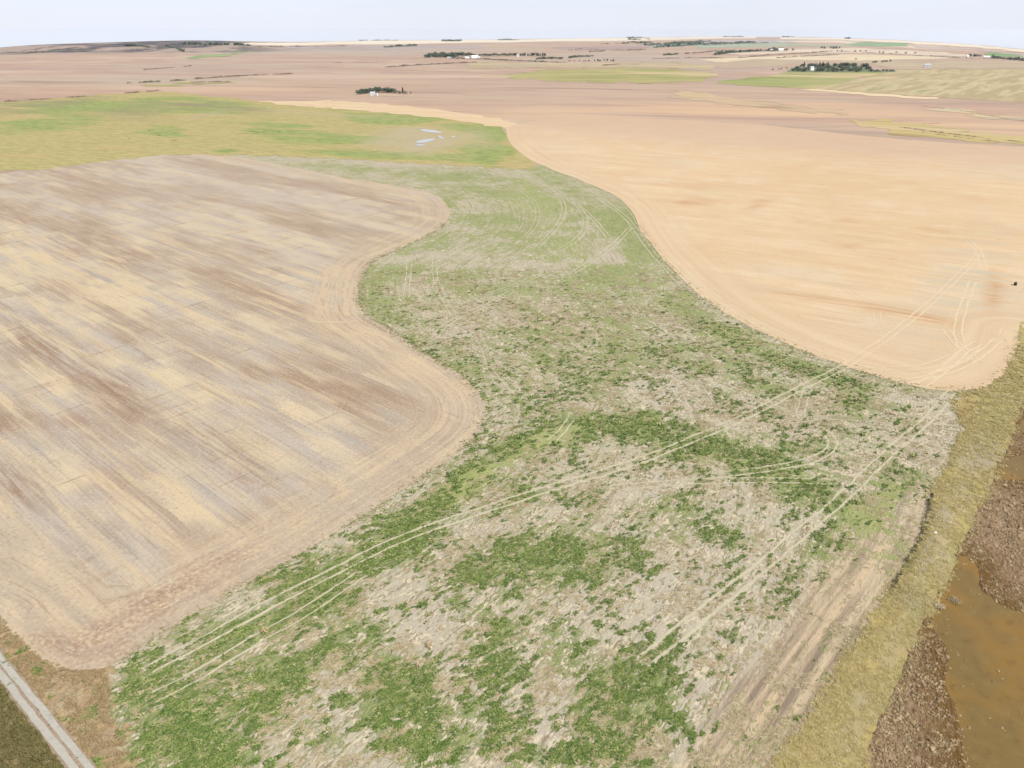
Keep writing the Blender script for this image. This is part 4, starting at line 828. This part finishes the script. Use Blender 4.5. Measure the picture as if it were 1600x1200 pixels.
HEDGES = [
 ([(602, 105.5), (640, 103), (700, 99.8), (746, 98)], 110, 4, TWIG, 'long reddish brown hedge left of the grass strip', -.7),
 ([(700, 91.5), (760, 93), (820, 96.2), (885, 98.2)], 100, 3.5, LEAF, 'low dark hedge slanting below the white farm', -.8),
 ([(200, 130.5), (240, 128.8), (290, 125.8)], 60, 3.5, LEAF2, 'broken bushy hedge on the left mauve field', -.1),
 ([(304, 124), (340, 121.5), (400, 118), (458, 115.8)], 90, 3.2, TWIG, 'dark broken hedge continuing to the right on the left field', -.25),
 ([(300, 129), (330, 128.5), (360, 128.6)], 40, 2.2, TWIG, 'short dark hedge above the green strip', -.8),
 ([(0, 160), (80, 155), (180, 148), (250, 142)], 120, 2.4, TWIG, 'brown brush line along the top of the pasture', .0),
 ([(1021, 75), (1060, 72.5), (1100, 69.5), (1180, 66.5)], 90, 12, LEAF, 'blue dark hedge slanting up to the horizon', -.8),
 ([(1020, 67.5), (980, 66.2)], 30, 9, LEAF, 'short dark hedge below the horizon', -.8),
 ([(1044, 69.5), (1070, 67), (1110, 65.2)], 50, 12, LEAF, 'upper blue dark hedge near the horizon', -.8),
 ([(1116, 86.5), (1140, 83), (1180, 80.8), (1230, 79.8)], 90, 8, LEAF, 'thick dark hedge leading to the distant farm', -.9),
 ([(1070, 84.6), (1110, 81), (1150, 79.2)], 60, 6, LEAF2, 'thin curved hedge left of the distant farm', -.7),
 ([(1155, 91), (1180, 88.5), (1210, 86), (1260, 83.5), (1300, 80.3)], 90, 5, TWIG, 'brown hedge between two pale stubble strips', -.6),
 ([(1214, 91.3), (1260, 88.3), (1310, 86)], 60, 5, TWIG, 'second brown hedge on the stubble strips', -.6),
 ([(1310, 80.5), (1380, 83.8), (1440, 87.5), (1500, 91), (1560, 92.5)], 110, 4, TWIG, 'long brown hedge below the scattered trees', -.5),
 ([(1550, 91), (1600, 95.5), (1680, 101)], 60, 8, LEAF, 'dark green hedge at the right border', -.9),
 ([(1036, 86.8), (1058, 85.6)], 20, 5, LEAF, 'short dark hedge in the grey middle field', -.9),
 ([(888, 78.5), (910, 77), (950, 78.5), (1000, 80)], 60, 5, TWIG, 'purple brown brush line on the far fallow', -.3),
 ([(600, 75), (640, 72.5), (652, 71.8)], 30, 9, LEAF, 'dark bush row on the left of the far fallow', -.7),
 ([(920, 81.5), (945, 80.6)], 14, 5, LEAF, 'small dark bush row on the far fallow', -.8),
 ([(1006, 71.5), (1050, 69.6), (1100, 67.8)], 60, 11, LEAF, 'middle blue dark hedge of the three near the horizon', -.8),
 ([(1096, 71.2), (1150, 68.8), (1200, 67.4)], 60, 9, LEAF2, 'grey green hedge right of the blue dark ones', -.7),
 ([(400, 74.5), (470, 73.2), (540, 72.4)], 60, 7, TWIG, 'faint brown brush line below the left horizon', -.3),
 ([(1020, 92.5), (1080, 90.5), (1130, 91.5)], 60, 4, TWIG, 'brown brush line left of the stubble strips', -.4),
 ([(930, 69.5), (980, 68.4), (1020, 68.9)], 40, 8, LEAF, 'dark hedge at the top of the far fallow', -.6),
 ([(940, 103), (970, 100.5), (1000, 101)], 40, 3, TWIG, 'thin brush line at the top of the grassland', -.3),
 ([(220, 110), (262, 106.5), (300, 103.5)], 60, 3, TWIG, 'thin brush line across the left mauve slope', -.3),
 ([(500, 99), (540, 97.5), (590, 98)], 40, 3, TWIG, 'short brush line in the middle fallow', -.2),
 ([(196, 72), (214, 72.8), (236, 75)], 40, 9, LEAF, 'dark brush in the left coulee of the far hills', -.3),
 ([(252, 71), (268, 74), (288, 81)], 50, 8, LEAF, 'dark brush down the middle coulee of the far hills', -.3),
 ([(286, 69.6), (306, 69.2), (322, 71)], 50, 10, LEAF, 'dark brush under the rim of the far hills', -.4),
 ([(326, 70), (356, 70.5), (392, 72)], 60, 9, LEAF, 'dark brush along the right end of the far hills', -.4),
 ([(40, 84), (90, 79), (130, 78)], 50, 8, LEAF2, 'grey brush at the left end of the far hills', -.2),
 ([(210, 77), (226, 77.6), (246, 79)], 40, 6, TWIG, 'purple brown brush low on the far hills', -.3),
 ([(980, 79), (1010, 78)], 14, 5, LEAF, 'bush row right of the small one on the far fallow', -.5)]
for i, (p, n, h, m, lb, gp) in enumerate(HEDGES): hedge(p, int(n * 1.3), h * (1.1 if m is LEAF else .8), m, lb, gp - .12, i, 2.6)
for i, (a, b, v, h) in enumerate(((560, 622, 63.6, 9), (700, 722, 63.2, 9), (772, 810, 63.0, 13), (980, 1004, 59.6, 14), (982, 1002, 62.2, 11), (1130, 1162, 57.9, 12), (1222, 1242, 58.2, 13), (1320, 1328, 60.4, 12), (690, 720, 64.8, 14))):
    o = hedge([(a, v), ((a + b) / 2, v), (b, v)], 34, h, LEAF, 'one', -.6, 40 + i, 8)
    o.name = 'shelterbelt'; o['kind'] = 'stuff'; o['label'] = 'far off dark shelterbelt on the skyline'; o['group'] = 'shelterbelts on the skyline'; o['category'] = 'trees'
# brush along the draw on the right
for i, (p, n, h, lb) in enumerate((([(1385, 197), (1450, 205), (1500, 212), (1600, 223), (1680, 231)], 150, .9, 'dark brush line along the bottom of the yellow draw'), ([(1440, 207), (1500, 215), (1560, 222)], 90, .7, 'shorter brush line under the yellow draw'),
     ([(1180, 157), (1250, 166), (1330, 180), (1380, 186)], 90, .7, 'brown brush line in the middle draw'), ([(1440, 166), (1500, 173), (1600, 190), (1660, 197)], 90, .8, 'grey brush line in the far tan field'))):
    hedge(p, n, h, TWIG, lb, -.25, 70 + i, 1.0)
for i, (u, v, s) in enumerate(((243, 209, 1.3), (248, 212, 1.6), (232, 205, 1.2), (272, 220, 1.2), (272, 199, 1.2), (402, 208, 1.8), (411, 207, 1.6), (394, 206, 1.5), (436, 206, 1.4), (201, 217, 1.3))):
    o = hedge([(u - 2, v), (u, v - .2), (u + 3, v)], 7, s * .45, SHRUB, 'x', -2, 90 + i, .9); o.name = 'pasture_shrub'
    o['label'] = 'small green shrub standing in the yellow pasture'; o['category'] = 'shrub'; o['group'] = 'shrubs in the pasture'

# ------------------------------------------------------------------ farm buildings
WHITE = flat_mat('white_paint', (.78, .78, .76, 1), .6, .04); GREY = flat_mat('grey_sheet', (.34, .36, .40, 1), .5, .08); DARK = flat_mat('dark_glass', (.05, .06, .07, 1), .2, .1); ROOFM = flat_mat('brown_shingle', (.16, .13, .12, 1), .8, .2); STEEL = flat_mat('galvanised', (.55, .57, .6, 1), .4, .06)
def boxmesh(name, x0, x1, y0, y1, z0, z1):
    V_ = [(x, y, z) for z in (z0, z1) for y in (y0, y1) for x in (x0, x1)]
    return mesh(name, V_, [(0, 2, 3, 1), (4, 5, 7, 6), (0, 1, 5, 4), (2, 6, 7, 3), (0, 4, 6, 2), (1, 3, 7, 5)])
def shed(name, label, p, L, W, Hh, rise, rot, wall=WHITE, roof=GREY, cat='building', doors=1, wins=2, group=None):
    o = bpy.data.objects.new(name, None); col.objects.link(o); o.location = (p[0], p[1], p[2] - .1); o.rotation_euler = (0, 0, rot); tag(o, label, cat, group)
    V_ = [(-L / 2, -W / 2, 0), (L / 2, -W / 2, 0), (L / 2, W / 2, 0), (-L / 2, W / 2, 0), (-L / 2, -W / 2, Hh), (L / 2, -W / 2, Hh), (L / 2, W / 2, Hh), (-L / 2, W / 2, Hh), (-L / 2, 0, Hh + rise), (L / 2, 0, Hh + rise)]
    link('wall', mesh('wall', V_, [(0, 1, 5, 4), (2, 3, 7, 6), (1, 2, 6, 9, 5), (3, 0, 4, 8, 7)]), wall, o)
    e = .45; k_ = rise / (W / 2)
    for s in (-1, 1):
        q = [(-L / 2 - e, s * (W / 2 + e), Hh - e * k_ + .06), (L / 2 + e, s * (W / 2 + e), Hh - e * k_ + .06), (L / 2 + e, 0, Hh + rise + .06), (-L / 2 - e, 0, Hh + rise + .06)]
        q2 = [(x, y, z + .15) for x, y, z in q]
        link('roof', mesh('roof', q + q2, [(3, 2, 1, 0), (4, 5, 6, 7), (0, 1, 5, 4), (1, 2, 6, 5), (2, 3, 7, 6), (3, 0, 4, 7)]), roof, o)
    for i in range(doors):
        x = -L / 2 + L * (i + .6) / (doors + .2); w = min(2.6, L * .14)
        d = link('door', boxmesh('door', x - w / 2, x + w / 2, -W / 2 - .06, -W / 2 + .02, 0.05, min(2.4, Hh * .8)), GREY, o)
        link('handle', boxmesh('handle', x + w * .3, x + w * .38, -W / 2 - .12, -W / 2 - .05, 1.0, 1.15), DARK, d)
    for i in range(wins):
        x = -L / 2 + L * (i + .5) / max(1, wins) - L * .08
        f = link('window', boxmesh('window', x - .6, x + .6, -W / 2 - .05, -W / 2 + .02, 1.1, 2.1), WHITE, o)
        link('pane', boxmesh('pane', x - .5, x + .5, -W / 2 - .07, -W / 2 - .03, 1.2, 2.0), DARK, f)
    return o
def bin_(label, p, r, h, group):
    o = bpy.data.objects.new('grain_bin', None); col.objects.link(o); o.location = (p[0], p[1], p[2] - .1); tag(o, label, 'grain bin', group)
    n = 16; ring = lambda z, q: [(math.cos(2 * math.pi * k_ / n) * q, math.sin(2 * math.pi * k_ / n) * q, z) for k_ in range(n)]
    link('shell', mesh('shell', ring(0, r) + ring(h, r), [(k_, (k_ + 1) % n, n + (k_ + 1) % n, n + k_) for k_ in range(n)], True), STEEL, o)
    link('roof', mesh('roof', ring(h - .1, r * 1.06) + ring(h + r * .5, r * .12), [(k_, (k_ + 1) % n, n + (k_ + 1) % n, n + k_) for k_ in range(n)] + [tuple(range(n, 2 * n))], True), STEEL, o)
    link('door', boxmesh('door', -.5, .5, -r - .08, -r + .3, .3, 1.8), GREY, o)
    return o
shed('farmhouse', 'small white house before the little windbreak on the brown field', at(582.3, 149), 7, 6, 3.6, 2.0, R(8))
shed('small_shed', 'tiny white shed right of the small white house', at(588.5, 149.2), 3.4, 3.2, 2.6, 1.0, R(-12), doors=1, wins=1)
gF = 'buildings of the white farm by the long shelterbelt'
shed('barn', 'large white barn in the yard of the long shelterbelt', at(742, 91.4), 24, 14, 7, 4, R(6), roof=WHITE, doors=2, wins=3, group=gF)
shed('farm_shed', 'low white shed left of the large white barn', at(729, 91.8), 16, 9, 4.5, 2, R(30), roof=WHITE, group=gF)
shed('farmhouse', 'white house at the left of the farm buildings', at(702, 91.4), 14, 9, 3.5, 2, R(0), roof=GREY, group=gF)
shed('farm_shed', 'white shed standing alone right of the barn in the shelterbelt', at(809.5, 88.5), 9, 9, 6, 2.5, R(0), group=gF, wins=1)
bin_('grain bin right of the large white barn', at(749, 91.2), 3.5, 6, gF)
shed('farmhouse', 'white house half hidden inside the dark grove', at(1268, 110.2), 9, 7, 7.5, 3, R(15))
shed('machine_shed', 'large white machine shed alone on the tan field', at(1448.5, 104.8), 16, 14, 6.5, 2.5, R(-14), doors=1, wins=0)
gG = 'white buildings of the distant farm under the horizon'
shed('farm_shed', 'left white building of the distant farm under the horizon', at(1205.5, 80.2), 18, 12, 6, 3, R(10), roof=WHITE, group=gG)
shed('barn', 'right and larger white building of the distant farm under the horizon', at(1220, 80.2), 24, 14, 9, 4, R(-10), roof=WHITE, group=gG)
shed('farm_shed', 'low white building beside the far right bushes', at(1541, 90), 22, 12, 4, 2, R(-10), roof=WHITE, group=None)
shed('farm_shed', 'small white shed at the left foot of the far right bushes', at(1511.5, 89.6), 8, 8, 6, 2, R(0), roof=WHITE, wins=1)

# ------------------------------------------------------------------ scattered cover: crop plants, straw, grass, clods
def blade_mesh(name, n, rad, h, w, seed, flat=.5):
    q = np.random.default_rng(seed); V_ = []; F_ = []
    for i in range(n):
        a = q.uniform(0, 6.283); r0 = rad * .25 * q.random(); r1 = rad * q.uniform(.6, 1.1); hh = h * q.uniform(.5, 1.1)
        d = np.array([math.cos(a), math.sin(a), 0]); s_ = np.array([-d[1], d[0], 0]) * w * q.uniform(.6, 1.2)
        b = d * r0 + np.array([q.normal(0, rad * .3), q.normal(0, rad * .3), 0]); m = b + d * r1 * .5 + np.array([0, 0, hh]); e = b + d * r1 + np.array([0, 0, hh * flat])
        k_ = len(V_); V_ += [b - s_ * .5, b + s_ * .5, m + s_ * .5, m - s_ * .5, e]
        F_ += [(k_, k_ + 1, k_ + 2, k_ + 3), (k_ + 3, k_ + 2, k_ + 4)]
    return mesh(name, V_, F_)
def clod_mesh(name, seed):
    bm = bmesh.new(); bmesh.ops.create_icosphere(bm, subdivisions=1, radius=.5); q = np.random.default_rng(seed); o_ = q.uniform(0, 50, 3)
    for v in bm.verts:
        k_ = 1 + .55 * mnoise.noise(Vector(v.co) * 2.2 + Vector(o_)); v.co = Vector((v.co.x * k_ * 1.25, v.co.y * k_ * .85, max(-.15, v.co.z * k_ * .7)))
    me = bpy.data.meshes.new(name); bm.to_mesh(me); bm.free(); return me
def scatter(name, label, P, z, scale, protos, mat, cat, rot=None, tilt=.12):
    """one 'stuff' object: points carrying turned, scaled copies of a few small meshes"""
    src = bpy.data.collections.new(name + '_pieces')
    for me in protos:
        me.materials.clear(); me.materials.append(mat); src.objects.link(bpy.data.objects.new(name + '_piece', me))
    n = len(P); me = bpy.data.meshes.new(name); me.vertices.add(n)
    me.vertices.foreach_set('co', np.column_stack([P, z]).astype(np.float32).ravel())
    a = me.attributes.new('turn', 'FLOAT_VECTOR', 'POINT')
    rz = rng.uniform(0, 6.283, n) if rot is None else rot
    a.data.foreach_set('vector', np.column_stack([rng.normal(0, tilt, n), rng.normal(0, tilt, n), rz]).astype(np.float32).ravel())
    a = me.attributes.new('size', 'FLOAT_VECTOR', 'POINT'); a.data.foreach_set('vector', np.asarray(scale, np.float32).ravel())
    o = link(name, me); g = bpy.data.node_groups.new(name, 'GeometryNodeTree')
    g.interface.new_socket('Geometry', in_out='INPUT', socket_type='NodeSocketGeometry'); g.interface.new_socket('Geometry', in_out='OUTPUT', socket_type='NodeSocketGeometry')
    N = g.nodes; gi = N.new('NodeGroupInput'); go = N.new('NodeGroupOutput'); ip = N.new('GeometryNodeInstanceOnPoints'); ci = N.new('GeometryNodeCollectionInfo')
    ci.inputs['Collection'].default_value = src; ci.inputs['Separate Children'].default_value = True; ci.inputs['Reset Children'].default_value = True
    ip.inputs['Pick Instance'].default_value = True
    na_ = N.new('GeometryNodeInputNamedAttribute'); na_.data_type = 'FLOAT_VECTOR'; na_.inputs['Name'].default_value = 'turn'
    nb_ = N.new('GeometryNodeInputNamedAttribute'); nb_.data_type = 'FLOAT_VECTOR'; nb_.inputs['Name'].default_value = 'size'
    e2 = N.new('FunctionNodeEulerToRotation'); rnd = N.new('FunctionNodeRandomValue'); rnd.data_type = 'INT'
    rnd.inputs[4].default_value = 0; rnd.inputs[5].default_value = len(protos) - 1
    Lk = g.links.new
    Lk(gi.outputs[0], ip.inputs['Points']); Lk(ci.outputs[0], ip.inputs['Instance']); Lk(na_.outputs['Attribute'], e2.inputs[0]); Lk(e2.outputs[0], ip.inputs['Rotation']); Lk(nb_.outputs['Attribute'], ip.inputs['Scale'])
    Lk(rnd.outputs[2], ip.inputs['Instance Index']); Lk(ip.outputs[0], go.inputs[0])
    mod = o.modifiers.new('scatter', 'NODES'); mod.node_group = g
    return tag(o, label, cat, kind='stuff')
def sample(poly, n, rmin, rmax, amin=R(-44), amax=R(44), power=1.0):
    """points over a polygon, thinning with distance (even in log distance when power = 0)"""
    u = rng.random(n); r = rmin * (rmax / rmin) ** u if power == 0 else np.sqrt(rmin ** 2 + (rmax ** 2 - rmin ** 2) * u)
    a = rng.uniform(amin, amax, n); P = np.stack([np.sin(a) * r, np.cos(a) * r], 1)
    return P[inside(P, poly)] if poly is not None else P

def plant_mat(name, dark, mid, light, kl=.25):
    t = NT(name, .75, .2); r_ = t.rand(); n = t.noise(scale=1 / 7, detail=3)
    c = t.mix(t.step(t.add(r_, t.mul(n, .6)), .2, 1.1), S(*dark), S(*mid)); c = t.mix(t.mul(t.step(r_, .72, .98), kl * 2), c, S(*light))
    return t.out(c)
CROPM = plant_mat('crop_leaves', (88, 120, 52), (142, 162, 82), (206, 204, 142), .4)
STRAWM = plant_mat('straw', (184, 164, 122), (216, 200, 160), (238, 226, 192))
GRASSM = plant_mat('dry_grass', (192, 174, 108), (222, 202, 136), (238, 224, 178), .35)
WEEDM = plant_mat('dry_weeds', (176, 150, 108), (208, 182, 138), (228, 206, 160))
DITCHM = plant_mat('ditch_weeds', (116, 112, 64), (144, 134, 84), (182, 168, 118), .1)
CLODM = plant_mat('soil_clods', (134, 110, 76), (180, 156, 116), (218, 198, 158))

P = sample(CROP, 1500000, 75, 420, power=0)
g = GREEN(P) * .80 - BARE(P) * .32 - .35 * worn_fn(P) - .75 * LIME(P) + .20 + .75 * fbm(P[:, 0] / 9, P[:, 1] / 9, 41, 3) + .75 * fbm((P[:, 0] * .8 + P[:, 1] * .6) / 3.2, (P[:, 1] * .8 - P[:, 0] * .6) / 1.5, 43, 2) + .85 * fbm((P[:, 0] * .8 + P[:, 1] * .6) / 1.5, (P[:, 1] * .8 - P[:, 0] * .6) / .8, 47, 2)
r = np.hypot(P[:, 0], P[:, 1])
keep = (g > .38) & (rng.random(len(P)) < np.clip((g - .34) * .75, 0, .5)) & (rng.random(len(P)) > sstep(110, 340, r) ** .7)
P = P[keep]; keep = ~inside(P, LEFT) & ~inside(P, RIGHT) & ~inside(P, VERGE) & ~track_mask(P)
P = P[keep]; r = np.hypot(P[:, 0], P[:, 1]); print('crop plants', len(P))
s = rng.gamma(4, .155, len(P)) * np.clip(r / 150, .7, 1.5)
rowdir = R(38) + .25 * rng.normal(size=len(P))
scatter('crop_plants', 'dark green young crop plants in ragged clumps on the pale stubble', P, np.full(len(P), .03), np.column_stack([s * 1.35, s * .8, s * .8]), [blade_mesh('crop_piece', 9, .42, .26, .17, 200 + i) for i in range(5)], CROPM, 'crop', rowdir)

P = sample(CROP, 420000, 75, 330, power=0)
g = .5 * fbm(P[:, 0] / 6, P[:, 1] / 6, 51, 3) + .5 * fbm(P[:, 0] / 1.2, P[:, 1] / 1.2, 53, 2); r = np.hypot(P[:, 0], P[:, 1])
keep = (g > .12) & (rng.random(len(P)) < .45); P = P[keep]; keep = ~inside(P, LEFT) & ~inside(P, RIGHT) & ~inside(P, VERGE) & ~track_mask(P); P = P[keep]; r = np.hypot(P[:, 0], P[:, 1]); print('straw', len(P))
s = rng.uniform(.6, 1.3, len(P)) * np.clip(r / 150, .8, 2)
scatter('straw_litter', 'pale loose straw lying between the green crop plants', P, np.full(len(P), .03), np.column_stack([s * 1.5, s * .8, s * .7]), [blade_mesh('straw_piece', 7, .5, .09, .10, 230 + i, .1) for i in range(4)], STRAWM, 'straw', R(38) + .5 * rng.normal(size=len(P)))

P = sample(None, 700000, 75, 300, R(18), R(48), 0); vd = line_dist(P, VERGE, True); ok = inside(P, VERGE) | (vd < 1.6 * rng.random(len(P)) ** 1.5); P = P[ok]; zz = bank_z(P) + .05
r = np.hypot(P[:, 0], P[:, 1]); g = .5 * fbm(P[:, 0] / 4, P[:, 1] / 4, 61, 3) + .4 * fbm(P[:, 0], P[:, 1], 63, 2)
keep = rng.random(len(P)) < (.24 - .1 * VG['grey'](P)) * np.clip(.6 + 2 * g, 0, 1.2); P = P[keep]; zz = zz[keep]; r = r[keep]; print('verge', len(P))
s = rng.uniform(.6, 1.3, len(P)) * np.clip(r / 150, .8, 1.8)
scatter('verge_grass', 'dry yellow grass tufts on the verge', P, zz, np.column_stack([s, s, s * .9]), [blade_mesh('grass_piece', 9, .38, .13, .10, 250 + i, .4) for i in range(4)], GRASSM, 'grass')

EP = []
for L, n_, k_ in ((LEFT_EDGE, 9000, 1), (RIGHT_EDGE, 7000, 1)):
    Q = resample(L, .6); q = Q[rng.integers(0, len(Q), n_)]; q = q + rng.normal(0, .95, q.shape) * np.clip(np.hypot(q[:, 0], q[:, 1]) / 160, .8, 1.5)[:, None]
    EP.append(q[fbm(q[:, 0] / 5, q[:, 1] / 5, 66, 3) > rng.normal(0, .3, len(q))])
P = np.vstack(EP); r = np.hypot(P[:, 0], P[:, 1]); ok = (r < 420) & ~inside(P, VERGE); P = P[ok]; r = r[ok]; s = rng.uniform(.35, .85, len(P)) * np.clip(r / 150, .8, 1.3)
EDGEM = plant_mat('edge_weeds', (128, 134, 76), (178, 170, 116), (222, 206, 162), .35)
scatter('edge_weeds', 'ragged weeds along the borders of the two bare fields', P, np.full(len(P), .08), np.column_stack([s, s, s * .9]), [blade_mesh('weed_piece', 8, .42, .13, .13, 280 + i, .4) for i in range(4)], EDGEM, 'weeds')

HEADP = poly_at([(-200, 900), (-60, 930), (0, 962), (25, 990), (60, 1025), (110, 1048), (160, 1046), (172, 1075), (168, 1110), (190, 1150), (215, 1200), (260, 1290), (160, 1330), (-200, 1060)])
P = sample(HEADP, 300000, 75, 160, R(-46), R(-24), 0); g = .5 * fbm(P[:, 0] / 4, P[:, 1] / 4, 71, 3) + .4 * fbm(P[:, 0], P[:, 1], 73, 2); ok = (line_dist(P, TRL) > 1.7) & (g > -.05) & (rng.random(len(P)) < .3); P = P[ok]; print('headland', len(P))
s = rng.uniform(.5, 1.1, len(P)) * .75
scatter('headland_weeds', 'dry tan weeds on the field corner beside the dirt track', P, np.full(len(P), .05), np.column_stack([s, s, s]), [blade_mesh('weed_piece', 8, .4, .3, .10, 260 + i, .7) for i in range(4)], WEEDM, 'weeds')
P = sample(strip_poly(TRL, 30, 1.7), 120000, 70, 160, R(-60), R(-24), 0); zz = ditch_z(P) + .17; ok = rng.random(len(P)) < .4; P = P[ok]; zz = zz[ok]; s = rng.uniform(.6, 1.4, len(P)) * .9; print('ditch', len(P))
scatter('ditch_weeds', 'dark olive weeds in the ditch left of the dirt track', P, zz, np.column_stack([s, s, s]), [blade_mesh('weed_piece', 9, .42, .34, .12, 270 + i, .6) for i in range(4)], DITCHM, 'weeds')

P = sample(SOIL, 520000, 75, 330, R(16), R(48), 0); r = np.hypot(P[:, 0], P[:, 1])
d = np.full(len(P), 1e9)
for w in WATER:
    dd = line_dist(P, w, True); d = np.minimum(d, np.where(inside(P, w), -dd, dd))
g = .6 * fbm(P[:, 0] / 3, P[:, 1] / 3, 81, 3) + .4 * fbm(P[:, 0], P[:, 1], 83, 2)
keep = ((d > 0) & (rng.random(len(P)) < .36) & (g > -.18 + .22 * np.exp(-d / 6))) | ((d > -3.5) & (d <= 0) & (rng.random(len(P)) < .10 * np.exp(d / 1.5))) | ((d <= -2.5) & (rng.random(len(P)) < .003))
keep &= ~inside(P, VERGE)
P = P[keep]; r = r[keep]; d = d[keep]; zz = .1 + soil_z(P); print('clods', len(P))
s = rng.gamma(2, .10, len(P)) * np.clip(r / 150, .9, 1.6) + .10
scatter('soil_clods', 'brown turned clods over the ploughed ground and in the muddy water', P, zz + .06, np.column_stack([s, s, s * .8]), [clod_mesh('clod_piece', 300 + i) for i in range(6)], CLODM, 'clods', R(60) + .7 * rng.normal(size=len(P)), .3)

# ------------------------------------------------------------------ single small things
def heap(name, label, p, size, mat, seed, cat, n=70, h=.5, w=.12):
    o = link(name, blade_mesh(name, n, size, h, w, seed, .5), mat); o.location = p; return tag(o, label, cat)
ORANGE = plant_mat('orange_straw', (238, 206, 154), (248, 224, 178), (255, 236, 200))
heap('straw_clump', 'round orange straw clump in the green near the left field edge', at(413, 986, .05), .6, ORANGE, 1, 'straw clump')
heap('straw_clump', 'orange straw clump on the grey bare patch, the larger of two', at(671, 1010, .05), .6, ORANGE, 2, 'straw clump')
heap('straw_clump', 'thin orange straw clump below the larger one on the grey patch', at(656, 1040, .05), .5, ORANGE, 3, 'straw clump')
heap('straw_clump', 'yellow straw streak in the crop near the tan field corner', at(1392, 646, .05), 1.6, ORANGE, 4, 'straw clump')
heap('weed_clump', 'pale yellow weed clump in the muddy water at its left bank', at(1467, 948, .1), .9, STRAWM, 5, 'weed clump', 80, .4)
heap('weed_clump', 'pale yellow weed clump in the muddy water, the one farther out', at(1494, 940, .1), 1.0, STRAWM, 6, 'weed clump', 80, .4)
def rock(name, label, p, s, c_, seed):
    bm = bmesh.new(); bmesh.ops.create_icosphere(bm, subdivisions=2, radius=1); q = np.random.default_rng(seed); o_ = Vector(q.uniform(0, 50, 3))
    for v in bm.verts: v.co = v.co * (1 + .35 * mnoise.noise(v.co * 1.4 + o_)); v.co = Vector((v.co.x * s[0], v.co.y * s[1], v.co.z * s[2]))
    me = bpy.data.meshes.new(name); bm.to_mesh(me); bm.free(); o = link(name, me, c_); o.location = p; return tag(o, label, 'stone')
rock('field_stone', 'dark upright stone alone in the tan field at the right border', at(1586, 446, .6), (.45, .9, 1.1), flat_mat('dark_stone', (.07, .06, .045, 1), .9, .3), 3)
rock('field_stone', 'small white stone on the grey bank of the verge', at(1460, 838, .9), (.4, .3, .25), flat_mat('white_stone', (.7, .68, .62, 1), .8, .1), 4)

# ------------------------------------------------------------------ haze
if HAZE_DENSITY > 0:
    zmin = float(min(v[2] for v in (GZ.min(axis=None),) for v in [(0, 0, v)])) if False else float(GZ.min())
    ext = float(np.abs(Vc[:, :2]).max()) + 500
    hz = link('haze', boxmesh('haze', -ext, ext, -ext, ext, zmin - 1.5, EYE + 4))
    hm_ = bpy.data.materials.new('haze'); hm_.use_nodes = True; hn = hm_.node_tree.nodes
    hn.remove(hn['Principled BSDF']); pv = hn.new('ShaderNodeVolumePrincipled'); pv.inputs['Color'].default_value = (.74, .81, .90, 1); pv.inputs['Density'].default_value = HAZE_DENSITY; pv.inputs['Anisotropy'].default_value = .2
    hm_.node_tree.links.new(pv.outputs[0], hn['Material Output'].inputs['Volume'])
    hz.data.materials.append(hm_); tag(hz, 'pale blue haze over the far fields', 'haze', kind='stuff')
